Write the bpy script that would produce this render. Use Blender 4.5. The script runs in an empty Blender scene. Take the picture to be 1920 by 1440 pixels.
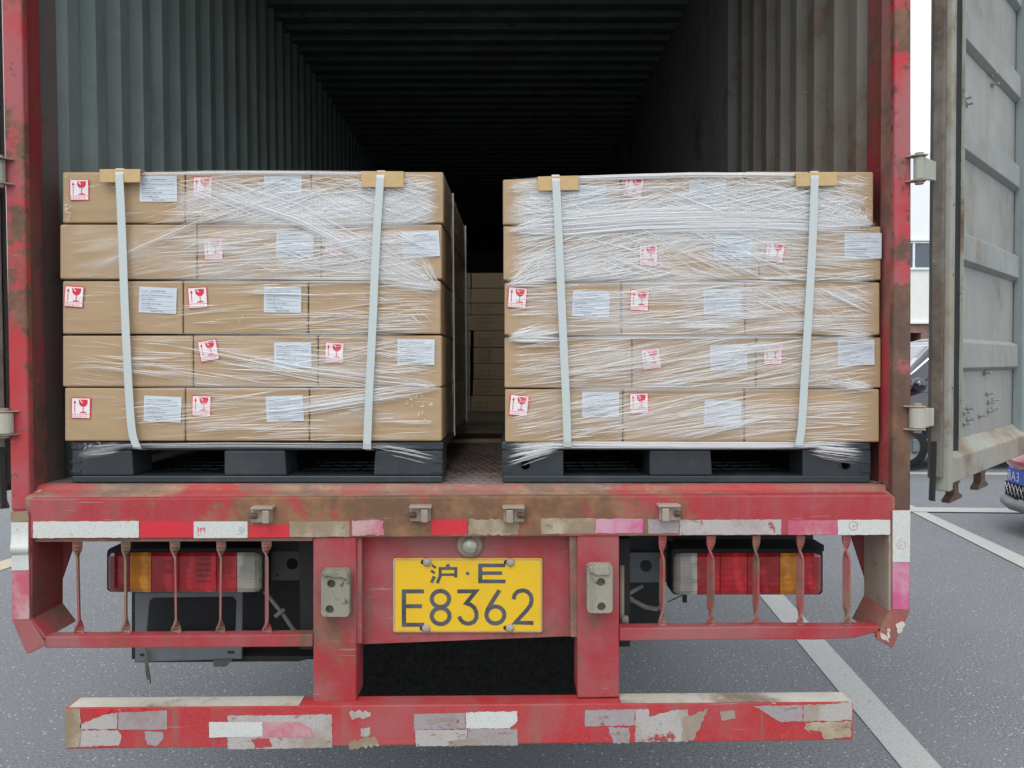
import bpy, bmesh, math, random
from mathutils import Vector, Matrix
random.seed(7)
sc = bpy.context.scene
col = sc.collection
PI = math.pi
rad = math.radians

# ------------------------------------------------------------------ camera
CAM = Vector((0.1161, -2.1621, 1.67)); YAW, PITCH, ROLL, FPX = 0.0090, 0.0252, -0.0051, 1498.0
_cy, _sy, _cp, _sp = math.cos(YAW), math.sin(YAW), math.cos(PITCH), math.sin(PITCH)
FWD = Vector((_sy * _cp, _cy * _cp, -_sp)); _r = Vector((_cy, -_sy, 0)); _u = _r.cross(FWD)
RT = math.cos(ROLL) * _r + math.sin(ROLL) * _u; UP = -math.sin(ROLL) * _r + math.cos(ROLL) * _u
cd = bpy.data.cameras.new('camera'); cam = bpy.data.objects.new('camera', cd); col.objects.link(cam)
cd.sensor_fit = 'HORIZONTAL'; cd.sensor_width = 36; cd.lens = 36 * FPX / 1920; cd.clip_start = 0.05; cd.clip_end = 2000
cam.matrix_world = Matrix(((RT.x, UP.x, -FWD.x, CAM.x), (RT.y, UP.y, -FWD.y, CAM.y), (RT.z, UP.z, -FWD.z, CAM.z), (0, 0, 0, 1)))
sc.camera = cam

# ------------------------------------------------------------------ light: bright overcast
world = bpy.data.worlds.new('World'); sc.world = world; world.use_nodes = True
wn = world.node_tree; wn.nodes.clear()
sky = wn.nodes.new('ShaderNodeTexSky'); sky.sky_type = 'NISHITA'; sky.sun_disc = False
SUN_EL, SUN_ROT = rad(52), rad(195)
sky.sun_elevation = SUN_EL; sky.sun_rotation = SUN_ROT; sky.air_density = 1.0; sky.dust_density = 2.0; sky.ozone_density = 1.0
hs = wn.nodes.new('ShaderNodeHueSaturation'); hs.inputs['Saturation'].default_value = 0.3
bg = wn.nodes.new('ShaderNodeBackground'); bg.inputs['Strength'].default_value = 0.15
wo = wn.nodes.new('ShaderNodeOutputWorld')
cl = wn.nodes.new('ShaderNodeMix'); cl.data_type = 'RGBA'; cl.inputs[0].default_value = .72; cl.inputs[7].default_value = (5.3, 5.5, 5.75, 1)   # an even layer of bright cloud
wn.links.new(sky.outputs[0], hs.inputs['Color']); wn.links.new(hs.outputs[0], cl.inputs[6]); wn.links.new(cl.outputs[2], bg.inputs[0]); wn.links.new(bg.outputs[0], wo.inputs[0])
sl = bpy.data.lights.new('sun', 'SUN'); sl.energy = 0.5; sl.angle = rad(30); sl.color = (1, 0.97, 0.93)
so = bpy.data.objects.new('sun', sl); col.objects.link(so)
_sd = Vector((math.sin(SUN_ROT) * math.cos(SUN_EL), math.cos(SUN_ROT) * math.cos(SUN_EL), math.sin(SUN_EL)))
so.rotation_euler = _sd.to_track_quat('Z', 'Y').to_euler()
sc.view_settings.view_transform = 'Standard'; sc.view_settings.look = 'None'
sc.view_settings.exposure = 0.82; sc.view_settings.gamma = 1.0; sc.view_settings.use_curve_mapping = False
sc.cycles.transparent_max_bounces = 64; sc.cycles.max_bounces = 10; sc.cycles.diffuse_bounces = 6
sc.cycles.use_denoising = True

# ------------------------------------------------------------------ pixel of the photograph -> point on a plane of the place
def ray(x, y): return FWD * FPX + RT * (x - 960) - UP * (y - 720)
def W(x, y, Y):
    d = ray(x, y); return CAM + d * ((Y - CAM.y) / d.y)
def G(x, y, Z=0.0):
    d = ray(x, y); return CAM + d * ((Z - CAM.z) / d.z)

# ------------------------------------------------------------------ materials
class NT:
    def __init__(s, name):
        s.m = bpy.data.materials.new(name); s.m.use_nodes = True; s.t = s.m.node_tree; s.t.nodes.clear()
        s.out = s.t.nodes.new('ShaderNodeOutputMaterial'); s.p = s.t.nodes.new('ShaderNodeBsdfPrincipled')
        s.t.links.new(s.p.outputs[0], s.out.inputs[0]); s._obj = None
    def n(s, typ, ins=None, **kw):
        k = s.t.nodes.new('ShaderNode' + typ)
        for a, v in kw.items(): setattr(k, a, v)
        for a, v in (ins or {}).items(): s.set(k.inputs[a], v)
        return k
    def set(s, sock, v):
        if isinstance(v, bpy.types.NodeSocket): s.t.links.new(v, sock)
        elif isinstance(v, tuple) and len(v) == 3 and sock.type == 'RGBA': sock.default_value = (*v, 1)
        else: sock.default_value = v
    def co(s):
        if s._obj is None: s._obj = s.n('TexCoord').outputs['Object']
        return s._obj
    def pos(s): return s.n('NewGeometry').outputs['Position']
    def noise(s, scale, detail=4, rough=.6, stretch=None, co=None, off=0):
        c = co or s.co()
        if stretch or off: c = s.n('Mapping', {'Vector': c, 'Scale': stretch or (1, 1, 1), 'Location': (off, off * .7, off * 1.3)}).outputs[0]
        return s.n('TexNoise', {'Vector': c, 'Scale': scale, 'Detail': detail, 'Roughness': rough}).outputs[0]
    def ramp(s, v, lo, hi, a=0., b=1.):
        return s.n('MapRange', {0: v, 1: lo, 2: hi, 3: a, 4: b}, interpolation_type='SMOOTHSTEP').outputs[0]
    def mix(s, f, a, b):
        k = s.n('Mix', data_type='RGBA'); s.set(k.inputs[0], f); s.set(k.inputs[6], a); s.set(k.inputs[7], b); return k.outputs[2]
    def math(s, op, a, b=0., clamp=False):
        k = s.n('Math', operation=op, use_clamp=clamp); s.set(k.inputs[0], a); s.set(k.inputs[1], b); return k.outputs[0]
    def bump(s, h, strength=.3, dist=.002):
        b = s.n('Bump', {'Height': h, 'Strength': strength, 'Distance': dist}); s.set(s.p.inputs['Normal'], b.outputs[0])
    def fin(s, color, rough=.5, spec=.5, metal=0., **kw):
        s.set(s.p.inputs['Base Color'], color); s.set(s.p.inputs['Roughness'], rough)
        s.set(s.p.inputs['Specular IOR Level'], spec); s.set(s.p.inputs['Metallic'], metal)
        for k, v in kw.items(): s.set(s.p.inputs[k.replace('_', ' ')], v)
        return s.m

def worn(name, base, fade, mud=(.17, .115, .075), fade_r=(.40, .62), mud_r=(.52, .68), chip=(.09, .055, .04), chip_r=(.66, .70), rough=.5, streak=True, cx=None, off=0, spec=.4):
    s = NT(name)
    f = s.ramp(s.noise(2.6, 5, .62, off=off), *fade_r)
    c = s.mix(f, base, fade)
    if streak: c = s.mix(s.ramp(s.noise(9, 4, .6, (1.4, 1.4, .16), off=off + 2), .52, .78, 0, .55), c, fade)
    mv = s.noise(3.4, 9, .66, off=off + 5)
    if cx is not None:
        x = s.n('SeparateXYZ', {0: s.pos()})
        g = s.ramp(s.math('ABSOLUTE', s.math('SUBTRACT', x.outputs[0], cx)), .2, 1.15, .155, -.06)
        mv = s.math('ADD', mv, g)
    mudc = s.mix(s.ramp(s.noise(11, 6, .7, off=off + 14), .38, .66), tuple(x * .62 for x in mud), (mud[0] * 1.25, mud[1] * 1.12, mud[2] * .95))
    mv = s.math('ADD', mv, s.math('MULTIPLY', s.math('SUBTRACT', s.noise(38, 6, .75, off=off + 16), .5), .22))
    c = s.mix(s.ramp(mv, *mud_r, 0, .95), c, mudc)
    c = s.mix(s.ramp(s.noise(22, 6, .7, off=off + 9), *chip_r, 0, .9), c, chip)
    run = s.ramp(s.noise(14, 5, .65, (1.6, 1.6, .10), off=off + 21), .54, .74, 0, .6); c = s.mix(run, c, tuple(x * .8 for x in mud))
    scr = s.math('MULTIPLY', s.ramp(s.noise(60, 3, .6, (.10, 1, 1.6), off=off + 27), .66, .70, 0, .4), s.ramp(s.noise(3, 3, .5, off=off + 30), .5, .6)); c = s.mix(scr, c, (.42, .36, .33) if streak else c)
    fine = s.noise(160, 3, .6)
    c = s.mix(s.math('MULTIPLY', s.ramp(fine, .35, .75), .22), c, mud)
    s.bump(s.math('ADD', s.math('MULTIPLY', s.noise(35, 5), .7), s.math('MULTIPLY', fine, .3)), .25, .002)
    return s.fin(c, s.ramp(mv, .3, .75, rough, .85), spec)

RED, PINKFADE = (.35, .023, .034), (.32, .10, .105)
M = {}
M['red'] = worn('red_paint', RED, PINKFADE)
M['red_beam'] = worn('red_beam_paint', (.37, .026, .04), (.35, .10, .11), mud=(.215, .13, .075), mud_r=(.54, .64), cx=-.02, off=3)
M['red_muddy'] = worn('red_muddy_paint', (.36, .035, .048), (.33, .12, .12), mud=(.215, .15, .11), mud_r=(.40, .60), off=7)
M['red_post'] = worn('red_post_paint', (.45, .02, .03), (.36, .085, .095), mud=(.15, .095, .06), mud_r=(.48, .56), chip_r=(.58, .62), off=11)
M['red_post_brown'] = worn('brown_caked_red_post', (.47, .025, .045), (.33, .12, .12), mud=(.145, .095, .065), mud_r=(.44, .50), chip_r=(.57, .61), off=111)
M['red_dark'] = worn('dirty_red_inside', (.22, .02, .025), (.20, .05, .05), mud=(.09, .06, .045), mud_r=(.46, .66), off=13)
M['sill'] = worn('dusty_sill', (.40, .045, .05), (.30, .12, .10), mud=(.29, .205, .155), mud_r=(.42, .56), off=17, rough=.8)
M['bumper'] = worn('bumper_paint', (.42, .022, .03), (.36, .08, .085), mud=(.26, .17, .13), mud_r=(.57, .70), chip=(.5, .46, .42), chip_r=(.67, .69), off=23)
M['white_worn'] = worn('worn_white_paint', (.56, .54, .48), (.48, .44, .37), mud=(.27, .22, .17), mud_r=(.48, .66), off=29)
M['inner'] = worn('container_grey_paint', (.195, .25, .245), (.165, .21, .205), mud=(.14, .14, .125), mud_r=(.60, .80), chip=(.03, .032, .03), chip_r=(.70, .72), rough=.55, off=31)  # wall and roof paint darkened for daylight fading into the container
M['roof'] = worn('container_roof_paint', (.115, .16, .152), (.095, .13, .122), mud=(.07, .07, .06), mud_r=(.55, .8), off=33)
M['inner_brown'] = worn('container_grey_paint_brown_stained', (.175, .172, .15), (.15, .14, .115), mud=(.13, .085, .065), mud_r=(.50, .75), chip=(.34, .30, .22), chip_r=(.735, .75), rough=.6, off=37)
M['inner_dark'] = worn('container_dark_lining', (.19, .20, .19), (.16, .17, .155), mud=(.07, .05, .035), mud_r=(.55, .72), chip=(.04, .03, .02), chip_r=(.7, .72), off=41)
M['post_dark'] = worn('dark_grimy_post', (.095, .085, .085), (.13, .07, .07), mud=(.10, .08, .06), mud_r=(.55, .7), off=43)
M['floor'] = worn('dusty_floor_plate', (.20, .145, .135), (.25, .205, .195), mud=(.17, .125, .11), mud_r=(.5, .66), chip=(.12, .08, .08), chip_r=(.55, .62), rough=.8, off=47)
M['door'] = worn('door_grey_paint', (.235, .255, .245), (.27, .275, .255), mud=(.23, .20, .155), mud_r=(.54, .76), chip=(.55, .58, .56), chip_r=(.715, .73), off=53, rough=.5)
M['door_frame'] = worn('door_frame_paint', (.29, .30, .26), (.30, .275, .225), mud=(.19, .145, .10), mud_r=(.46, .66), chip=(.16, .11, .08), chip_r=(.66, .70), off=59)
M['door_dark'] = worn('door_edge_grime', (.17, .165, .14), (.155, .13, .105), mud=(.10, .075, .055), mud_r=(.46, .66), off=61)
M['door_side'] = worn('door_channel_paint', (.20, .25, .26), (.24, .28, .28), mud=(.20, .17, .14), mud_r=(.6, .8), off=67)
M['mudmetal'] = worn('mud_caked_steel', (.30, .25, .20), (.36, .30, .25), mud=(.24, .185, .14), mud_r=(.4, .7), off=71, rough=.8)
M['rusty'] = worn('rusty_steel', (.12, .075, .05), (.15, .10, .07), mud=(.08, .05, .035), off=73, rough=.8)
M['chassis'] = worn('dark_chassis_paint', (.075, .085, .092), (.09, .095, .098), mud=(.10, .085, .07), mud_r=(.5, .8), off=79)
M['mudguard'] = worn('slate_mudguard_plastic', (.13, .15, .165), (.15, .165, .175), mud=(.15, .135, .12), mud_r=(.55, .8), off=83)
M['buffer'] = worn('dusty_rubber', (.24, .225, .18), (.30, .275, .22), mud=(.16, .15, .11), mud_r=(.5, .7), chip=(.07, .065, .05), chip_r=(.6, .64), off=89, rough=.9)
M['mudmetal2'] = worn('pale_dusty_hinge', (.40, .39, .33), (.42, .40, .34), mud=(.28, .24, .19), mud_r=(.5, .7), off=101)
M['hinge_green'] = worn('pale_green_hinge', (.36, .40, .34), (.31, .33, .27), mud=(.17, .13, .09), mud_r=(.48, .66), off=97)

def plain(name, c, rough=.5, spec=.5, metal=0., var=.12, scale=30, bump=.15, **kw):
    s = NT(name); f = s.noise(scale, 4)
    cc = s.mix(s.ramp(f, .3, .7), tuple(v * (1 - var) for v in c), tuple(min(1, v * (1 + var)) for v in c))
    if bump: s.bump(f, bump, .001)
    return s.fin(cc, rough, spec, metal, **kw)
M['black'] = plain('black_steel', (.012, .012, .013), .7)
M['rubber'] = plain('black_rubber', (.022, .024, .024), .75, .3)
M['shadow_black'] = plain('underside_shadow_black', (.011, .012, .011), .85, .2, var=.5, scale=90)
M['tyre'] = plain('tyre_rubber', (.018, .018, .018), .85, .3)
M['rim'] = plain('grey_rim', (.18, .18, .18), .5)
M['strap'] = plain('pale_pet_strap', (.47, .525, .52), .28, .5, var=.06, scale=400)
M['board'] = plain('kraft_board', (.52, .365, .185), .7, .2, var=.06, scale=60)
M['red_ink'] = plain('red_print', (.62, .035, .06), .6, .3, var=.1, scale=200, bump=0)
M['dark_ink'] = plain('dark_print', (.10, .10, .13), .6, .3, var=.1, bump=0)
M['grey_ink'] = plain('grey_print', (.28, .30, .34), .6, .3, var=.1, bump=0)
M['paper'] = plain('label_paper', (.55, .60, .65), .45, .4, var=.03, bump=0)
M['stickerwhite'] = plain('sticker_white', (.76, .72, .73), .45, .4, var=.03, bump=0)
M['screw'] = plain('zinc_screw', (.38, .38, .36), .45, .5, .6)
M['dusty_cap'] = plain('dusty_bolt_cap', (.36, .31, .29), .7, .3)
M['plate_ink'] = plain('plate_black', (.075, .08, .095), .5, .4, var=.35, scale=18)
M['mark'] = None

s = NT('pallet_plastic'); f = s.noise(60, 5); d = s.ramp(s.noise(6, 7, .75), .45, .75, 0, .42)
s.bump(f, .2, .001); M['pallet'] = s.fin(s.mix(d, (.024, .032, .038), (.085, .092, .095)), .36, .45)

s = NT('cardboard'); ob = s.n('ObjectInfo')
f = s.noise(7, 5, .6, (.5, .5, 9)); g = s.noise(1.8, 3); h = s.noise(240, 2)
c = s.mix(s.ramp(f, .3, .7), (.385, .268, .158), (.435, .308, .188)); c = s.mix(s.ramp(g, .35, .75, 0, .45), c, (.39, .28, .145))
c = s.mix(s.math('MULTIPLY', ob.outputs['Random'], .35), c, (.45, .32, .215)); c = s.mix(s.math('MULTIPLY', h, .12), c, (.26, .17, .09)); c = s.mix(s.ramp(s.noise(5, 7, .7, (1, 1, 1.6), off=3), .56, .74, 0, .4), c, (.30, .20, .11)); c = s.mix(s.ramp(s.noise(34, 5, .7, (.25, 1, 2)), .64, .72, 0, .35), c, (.52, .39, .26))
s.bump(s.noise(60, 3, .5, (.12, .12, 4)), .25, .0012); M['carton'] = s.fin(c, .72, .25)
s = NT('cardboard_dark_tan'); f = s.noise(7, 5, .6, (.5, .5, 6)); M['carton_rear'] = s.fin(s.mix(f, (.29, .215, .13), (.35, .26, .165)), .75, .2)

s = NT('yellow_plate'); f = s.noise(14, 6, .6); c = s.mix(s.ramp(f, .45, .7, 0, .5), (.72, .455, .016), (.64, .39, .024)); c = s.mix(s.ramp(s.noise(60, 5, .7), .64, .72, 0, .5), c, (.4, .27, .08))
M['plate'] = s.fin(c, .45, .4)

def tape(name, c, dirt=(.36, .30, .22), dr=(.55, .75), rough=.3, amount=.85, off=0, peel=0):
    s = NT(name)
    v = s.n('TexVoronoi', {'Vector': s.co(), 'Scale': 230.0}, feature='DISTANCE_TO_EDGE').outputs[0]
    cell = s.ramp(v, .04, .16)
    cc = s.mix(cell, tuple(x * .80 for x in c), c)
    cc = s.mix(s.ramp(s.noise(7, 8, .68, (1, 1, .8), off=off), *dr, 0, amount), cc, dirt)
    cc = s.mix(s.ramp(s.noise(28, 6, .7, off=off + 3), .63, .68, 0, .6), cc, tuple(x * .6 for x in dirt))
    if peel: cc = s.mix(s.ramp(s.noise(13, 9, .72, off=off + 6), peel, peel + .02, 0, .95), cc, (.30, .035, .04)); cc = s.mix(s.ramp(s.noise(30, 8, .72, (.5, 1, 1.4), off=off + 8), .60, .63, 0, .8), cc, (.20, .14, .10))
    s.bump(s.math('ADD', s.math('MULTIPLY', cell, .15), s.noise(14, 4)), .25, .0015)
    return s.fin(cc, rough, .5)
M['tape_white'] = tape('white_reflective_tape', (.60, .62, .585), dr=(.58, .85), amount=.55)
M['tape_red'] = tape('red_reflective_tape', (.62, .03, .045), (.36, .10, .10), (.6, .8), off=2)
M['tape_pink'] = tape('faded_pink_tape', (.52, .11, .17), (.48, .34, .33), (.42, .62), off=4)
M['tape_magenta'] = tape('magenta_tape', (.56, .11, .25), (.52, .34, .38), (.42, .62), amount=.8, off=5)
M['tape_tan'] = tape('dirty_tan_tape', (.47, .40, .30), (.235, .17, .10), (.38, .56), off=6, peel=.66)
M['tape_grey'] = tape('peeling_grey_tape', (.44, .41, .39), (.29, .225, .175), (.46, .66), off=8, rough=.5, peel=.60)
M['tape_lilac'] = tape('bare_tape_backing', (.35, .305, .31), (.25, .185, .15), (.48, .66), off=10, rough=.6, peel=.61)

s = NT('asphalt'); p = s.pos()
a = s.noise(82, 6, .80, co=p); b = s.noise(1.1, 5, .6, co=p); vo = s.n('TexVoronoi', {'Vector': p, 'Scale': 55.0}); sep = s.math('MULTIPLY', s.ramp(s.n('SeparateColor', {0: vo.outputs['Color']}).outputs[0], .84, .88), s.ramp(vo.outputs['Distance'], .34, .18))
c = s.mix(s.ramp(a, .38, .63), (.095, .105, .113), (.275, .292, .305)); c = s.mix(s.ramp(b, .35, .7, 0, .5), c, (.20, .216, .236))  # greys brightened to reach the strongly lit look of the yard
c = s.mix(s.math('MULTIPLY', sep, .75), c, (.62, .62, .60)); c = s.mix(s.ramp(s.noise(70, 3, .7, co=p, off=4), .62, .70, 0, .6), c, (.045, .05, .055))
s.bump(a, .6, .004); M['asphalt'] = s.fin(c, .82, .35)
def paintmark(name, c):
    s = NT(name); p = s.pos(); a = s.noise(150, 4, .75, co=p); b = s.noise(9, 6, .7, co=p)
    cc = s.mix(s.ramp(a, .30, .72), tuple(x * .62 for x in c), c); cc = s.mix(s.ramp(b, .62, .70, 0, .7), cc, (.13, .14, .15))
    cc = s.mix(s.ramp(s.noise(300, 3, .7, co=p), .68, .74, 0, .7), cc, (.10, .105, .11))
    s.bump(a, .5, .003); return s.fin(cc, .75, .3)
M['mark'] = paintmark('white_road_paint', (.55, .57, .55)); M['mark_yellow'] = paintmark('cream_road_paint', (.62, .56, .40))

s = NT('stretch_film'); at = s.n('Attribute', attribute_name='a'); 
M['film'] = s.fin((.90, .91, .915), .18, .9, Alpha=at.outputs['Fac'])
s.bump(s.noise(300, 3, .6, (.3, 1, 1)), .5, .001)

s = NT('clear_film'); s.t.nodes.remove(s.p); fr_n = s.n('Fresnel', {'IOR': 1.55}); tr_n = s.n('BsdfTransparent', {'Color': (.90, .91, .92)}); gl_n = s.n('BsdfGlossy', {'Roughness': .16, 'Color': (.9, .92, .95)})
mx_n = s.n('MixShader', {0: s.math('MULTIPLY', fr_n.outputs[0], .72, True), 1: tr_n.outputs[0], 2: gl_n.outputs[0]}); s.t.links.new(mx_n.outputs[0], s.out.inputs[0])
M['film_clear'] = s.m
def lens(name, c, ribs=380, var=.5):
    s = NT(name); w = s.n('TexWave', {'Vector': s.co(), 'Scale': ribs / 20., 'Distortion': .6, 'Detail': 1.0}, bands_direction='Z').outputs[0]
    g = s.noise(9, 4); cc = s.mix(s.ramp(g, .3, .75), tuple(x * var for x in c), c)
    cc = s.mix(s.ramp(s.noise(40, 6, .7), .5, .78, 0, .32), cc, (.27, .16, .14))
    v2 = s.n('TexWave', {'Vector': s.co(), 'Scale': 4.5, 'Distortion': 4., 'Detail': 2.0}, bands_direction='X').outputs[0]; cc = s.mix(s.ramp(s.math('MULTIPLY', v2, s.noise(16, 4, .6, (1, 1, 2.5))), .30, .62, 0, .45), cc, tuple(min(1, x * 1.7 + .03) for x in c)); cc = s.mix(s.math('MULTIPLY', w, .18), cc, tuple(x * .45 for x in c))
    s.bump(w, .2, .001); return s.fin(cc, .2, .6, Coat_Weight=.3)
M['lens_red'] = lens('red_lens', (.46, .012, .018)); M['lens_redbright'] = lens('bright_red_lens', (.60, .014, .024)); M['lens_amber'] = lens('amber_lens', (.70, .25, .010))
M['lens_clear'] = lens('clear_lens', (.46, .45, .38), 700); M['lens_maroon'] = lens('maroon_lens', (.25, .01, .015))
M['cream'] = plain('cream_cladding', (.72, .74, .69), .6, .3, var=.03, scale=3); M['white_wall'] = plain('white_cladding', (.80, .83, .83), .6, .3, var=.02, scale=3)
M['brown_wall'] = plain('brown_plinth', (.23, .14, .12), .8, .2, scale=4); M['dark_void'] = plain('dark_doorway', (.05, .035, .025), .8)
M['glass'] = plain('window_glass', (.05, .075, .10), .06, .8, bump=0); M['frame_white'] = plain('white_frame', (.75, .78, .78), .5)
M['car_black'] = plain('black_car_paint', (.010, .012, .022), .12, .7, var=.05, bump=0, Coat_Weight=1.0)
M['car_red'] = plain('red_car_paint', (.42, .035, .065), .25, .5, .25, var=.05, bump=0, Coat_Weight=1.0)
M['windscreen'] = plain('windscreen', (.42, .45, .47), .04, 1., bump=0, Coat_Weight=1.0)  # base colour lightened to carry the white sky reflection
M['chrome'] = plain('chrome', (.75, .77, .78), .15, .8, 1., bump=0); M['car_trim'] = plain('grey_car_trim', (.16, .19, .20), .5)
M['blue'] = plain('blue_plate', (.015, .10, .55), .4, bump=0); M['plate_white'] = plain('plate_white', (.8, .82, .85), .4, bump=0)
M['plywood'] = plain('plywood_sheet', (.17, .15, .12), .7, .2, scale=9); M['wood_edge'] = plain('wood_edge', (.36, .29, .20), .8, .2, scale=20)
M['cable'] = plain('dusty_cable', (.22, .22, .21), .7, .3); M['rope'] = plain('frayed_rope', (.15, .14, .12), .9, .2); M['straw'] = plain('dry_straw', (.55, .45, .28), .8, .2)

# ------------------------------------------------------------------ mesh building
class MB:
    def __init__(s): s.v = []; s.f = []; s.mi = []; s.sm = []
    def add(s, verts, faces, mi=0, smooth=False):
        o = len(s.v); s.v += [Vector(p) for p in verts]; s.f += [tuple(i + o for i in f) for f in faces]; s.mi += [mi] * len(faces); s.sm += [smooth] * len(faces); return s
    def ext(s, pts, vec, mi=0):
        n = len(pts); vec = Vector(vec); A = [Vector(p) for p in pts]; B = [p + vec for p in A]
        return s.add(A + B, [tuple(range(n)), tuple(range(2 * n - 1, n - 1, -1))] + [(i, i + n, (i + 1) % n + n, (i + 1) % n) for i in range(n)], mi)
    def px(s, pts, Y0, Y1, mi=0, dx=0.): return s.ext([W(x, y, Y0) for x, y in pts], (dx, Y1 - Y0, 0), mi)
    def rect(s, x0, y0, x1, y1, Y0, Y1, mi=0, dx=0.): return s.px([(x0, y0), (x0, y1), (x1, y1), (x1, y0)], Y0, Y1, mi, dx)
    def box(s, a, b, mi=0):
        (x0, y0, z0), (x1, y1, z1) = a, b
        return s.ext([(x0, y0, z0), (x0, y0, z1), (x1, y0, z1), (x1, y0, z0)], (0, y1 - y0, 0), mi)
    def cyl(s, a, b, r, n=16, mi=0, r2=None, smooth=True):
        a, b = Vector(a), Vector(b); ax = (b - a).normalized(); u = ax.orthogonal().normalized(); w = ax.cross(u); r2 = r if r2 is None else r2
        A = [a + (u * math.cos(2 * PI * i / n) + w * math.sin(2 * PI * i / n)) * r for i in range(n)]; B = [b + (u * math.cos(2 * PI * i / n) + w * math.sin(2 * PI * i / n)) * r2 for i in range(n)]
        s.add(A + B, [(i, (i + 1) % n, (i + 1) % n + n, i + n) for i in range(n)], mi, smooth)
        return s.add(A + B, [tuple(range(n - 1, -1, -1)), tuple(range(n, 2 * n))], mi)
    def lathe(s, c, ax, prof, n=24, mi=0):
        c, ax = Vector(c), Vector(ax).normalized(); u = ax.orthogonal().normalized(); w = ax.cross(u); V = []
        for r, h in prof: V += [c + ax * h + (u * math.cos(2 * PI * i / n) + w * math.sin(2 * PI * i / n)) * max(r, 1e-5) for i in range(n)]
        F = [(k * n + i, k * n + (i + 1) % n, (k + 1) * n + (i + 1) % n, (k + 1) * n + i) for k in range(len(prof) - 1) for i in range(n)]
        return s.add(V, F, mi, True)
    def tube(s, pts, r, n=8, mi=0):
        P = [Vector(p) for p in pts]; V = []; m = len(P)
        for k in range(m):
            t = (P[min(k + 1, m - 1)] - P[max(k - 1, 0)]).normalized(); u = t.cross(Vector((.31, .17, .93))).normalized(); w = t.cross(u)
            V += [P[k] + (u * math.cos(2 * PI * i / n) + w * math.sin(2 * PI * i / n)) * r for i in range(n)]
        F = [(k * n + i, k * n + (i + 1) % n, (k + 1) * n + (i + 1) % n, (k + 1) * n + i) for k in range(m - 1) for i in range(n)]
        return s.add(V, F + [tuple(range(n)), tuple(range(m * n - 1, m * n - n - 1, -1))], mi, True)
    def plate(s, quad, th, mi=0):
        q = [Vector(p) for p in quad]; nrm = (q[1] - q[0]).cross(q[2] - q[1]).normalized(); return s.ext(q, nrm * th, mi)
    def holed(s, outer, holes, Y0, Y1, mi=0):
        bm = bmesh.new(); loops = []
        for lp in [outer] + holes:
            vs = [bm.verts.new(W(x, y, Y0)) for x, y in lp]; loops.append(vs)
            for i in range(len(vs)): bm.edges.new((vs[i], vs[(i + 1) % len(vs)]))
        bmesh.ops.triangle_fill(bm, use_beauty=True, edges=bm.edges[:])
        bm.verts.index_update(); V = [v.co.copy() for v in bm.verts]; n = len(V); d = Vector((0, Y1 - Y0, 0))
        F = [tuple(v.index for v in f.verts) for f in bm.faces]; F2 = [tuple(i + n for i in reversed(f)) for f in F]; S = []
        for vs in loops:
            for i in range(len(vs)): a, b = vs[i].index, vs[(i + 1) % len(vs)].index; S.append((a, b, b + n, a + n))
        bm.free(); return s.add(V + [v + d for v in V], F + F2 + S, mi)
    def build(s, name, mats, parent=None, bev=0, seg=2, solid=0):
        org = root_loc(parent); me = bpy.data.meshes.new(name)
        me.from_pydata([p - org for p in s.v], [], s.f); 
        for m in (mats if isinstance(mats, (list, tuple)) else [mats]): me.materials.append(m)
        me.polygons.foreach_set('material_index', s.mi); me.polygons.foreach_set('use_smooth', s.sm)
        bm = bmesh.new(); bm.from_mesh(me); bmesh.ops.recalc_face_normals(bm, faces=bm.faces[:]); bm.to_mesh(me); bm.free()
        o = bpy.data.objects.new(name, me); col.objects.link(o)
        if parent: o.parent = parent
        if bev:
            b = o.modifiers.new('bevel', 'BEVEL'); b.width = bev; b.segments = seg; b.limit_method = 'ANGLE'; b.angle_limit = rad(40)
        return o
def root_loc(p):
    v = Vector((0, 0, 0))
    while p: v += p.location; p = p.parent
    return v
def tag(o, label=None, cat=None, group=None, kind=None):
    for k, v in (('label', label), ('category', cat), ('group', group), ('kind', kind)):
        if v: o[k] = v
    return o
def thing(name, loc, label, cat, group=None):
    o = bpy.data.objects.new(name, None); o.location = loc; o.empty_display_size = .1; col.objects.link(o); return tag(o, label, cat, group)
def circ(cx, cy, r, n=20, ry=None): return [(cx + r * math.cos(2 * PI * i / n), cy + (ry or r) * math.sin(2 * PI * i / n)) for i in range(n)]
def rrect(x0, y0, x1, y1, r, n=4):
    P = []
    for cx, cy, a in ((x1 - r, y0 + r, -90), (x1 - r, y1 - r, 0), (x0 + r, y1 - r, 90), (x0 + r, y0 + r, 180)):
        P += [(cx + r * math.cos(rad(a + 90 * i / n)), cy + r * math.sin(rad(a + 90 * i / n))) for i in range(n + 1)]
    return P
def jag(pts, amp, step=7):   # an irregular torn outline
    out = []
    for i, (x, y) in enumerate(pts):
        x2, y2 = pts[(i + 1) % len(pts)]; L = math.hypot(x2 - x, y2 - y); n = max(1, int(L / step)); nx, ny = -(y2 - y) / (L + 1e-6), (x2 - x) / (L + 1e-6)
        for k in range(n):
            t = k / n; j = random.uniform(-amp, amp) if k else 0; out.append((x + (x2 - x) * t + nx * j, y + (y2 - y) * t + ny * j))
    return out
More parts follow.
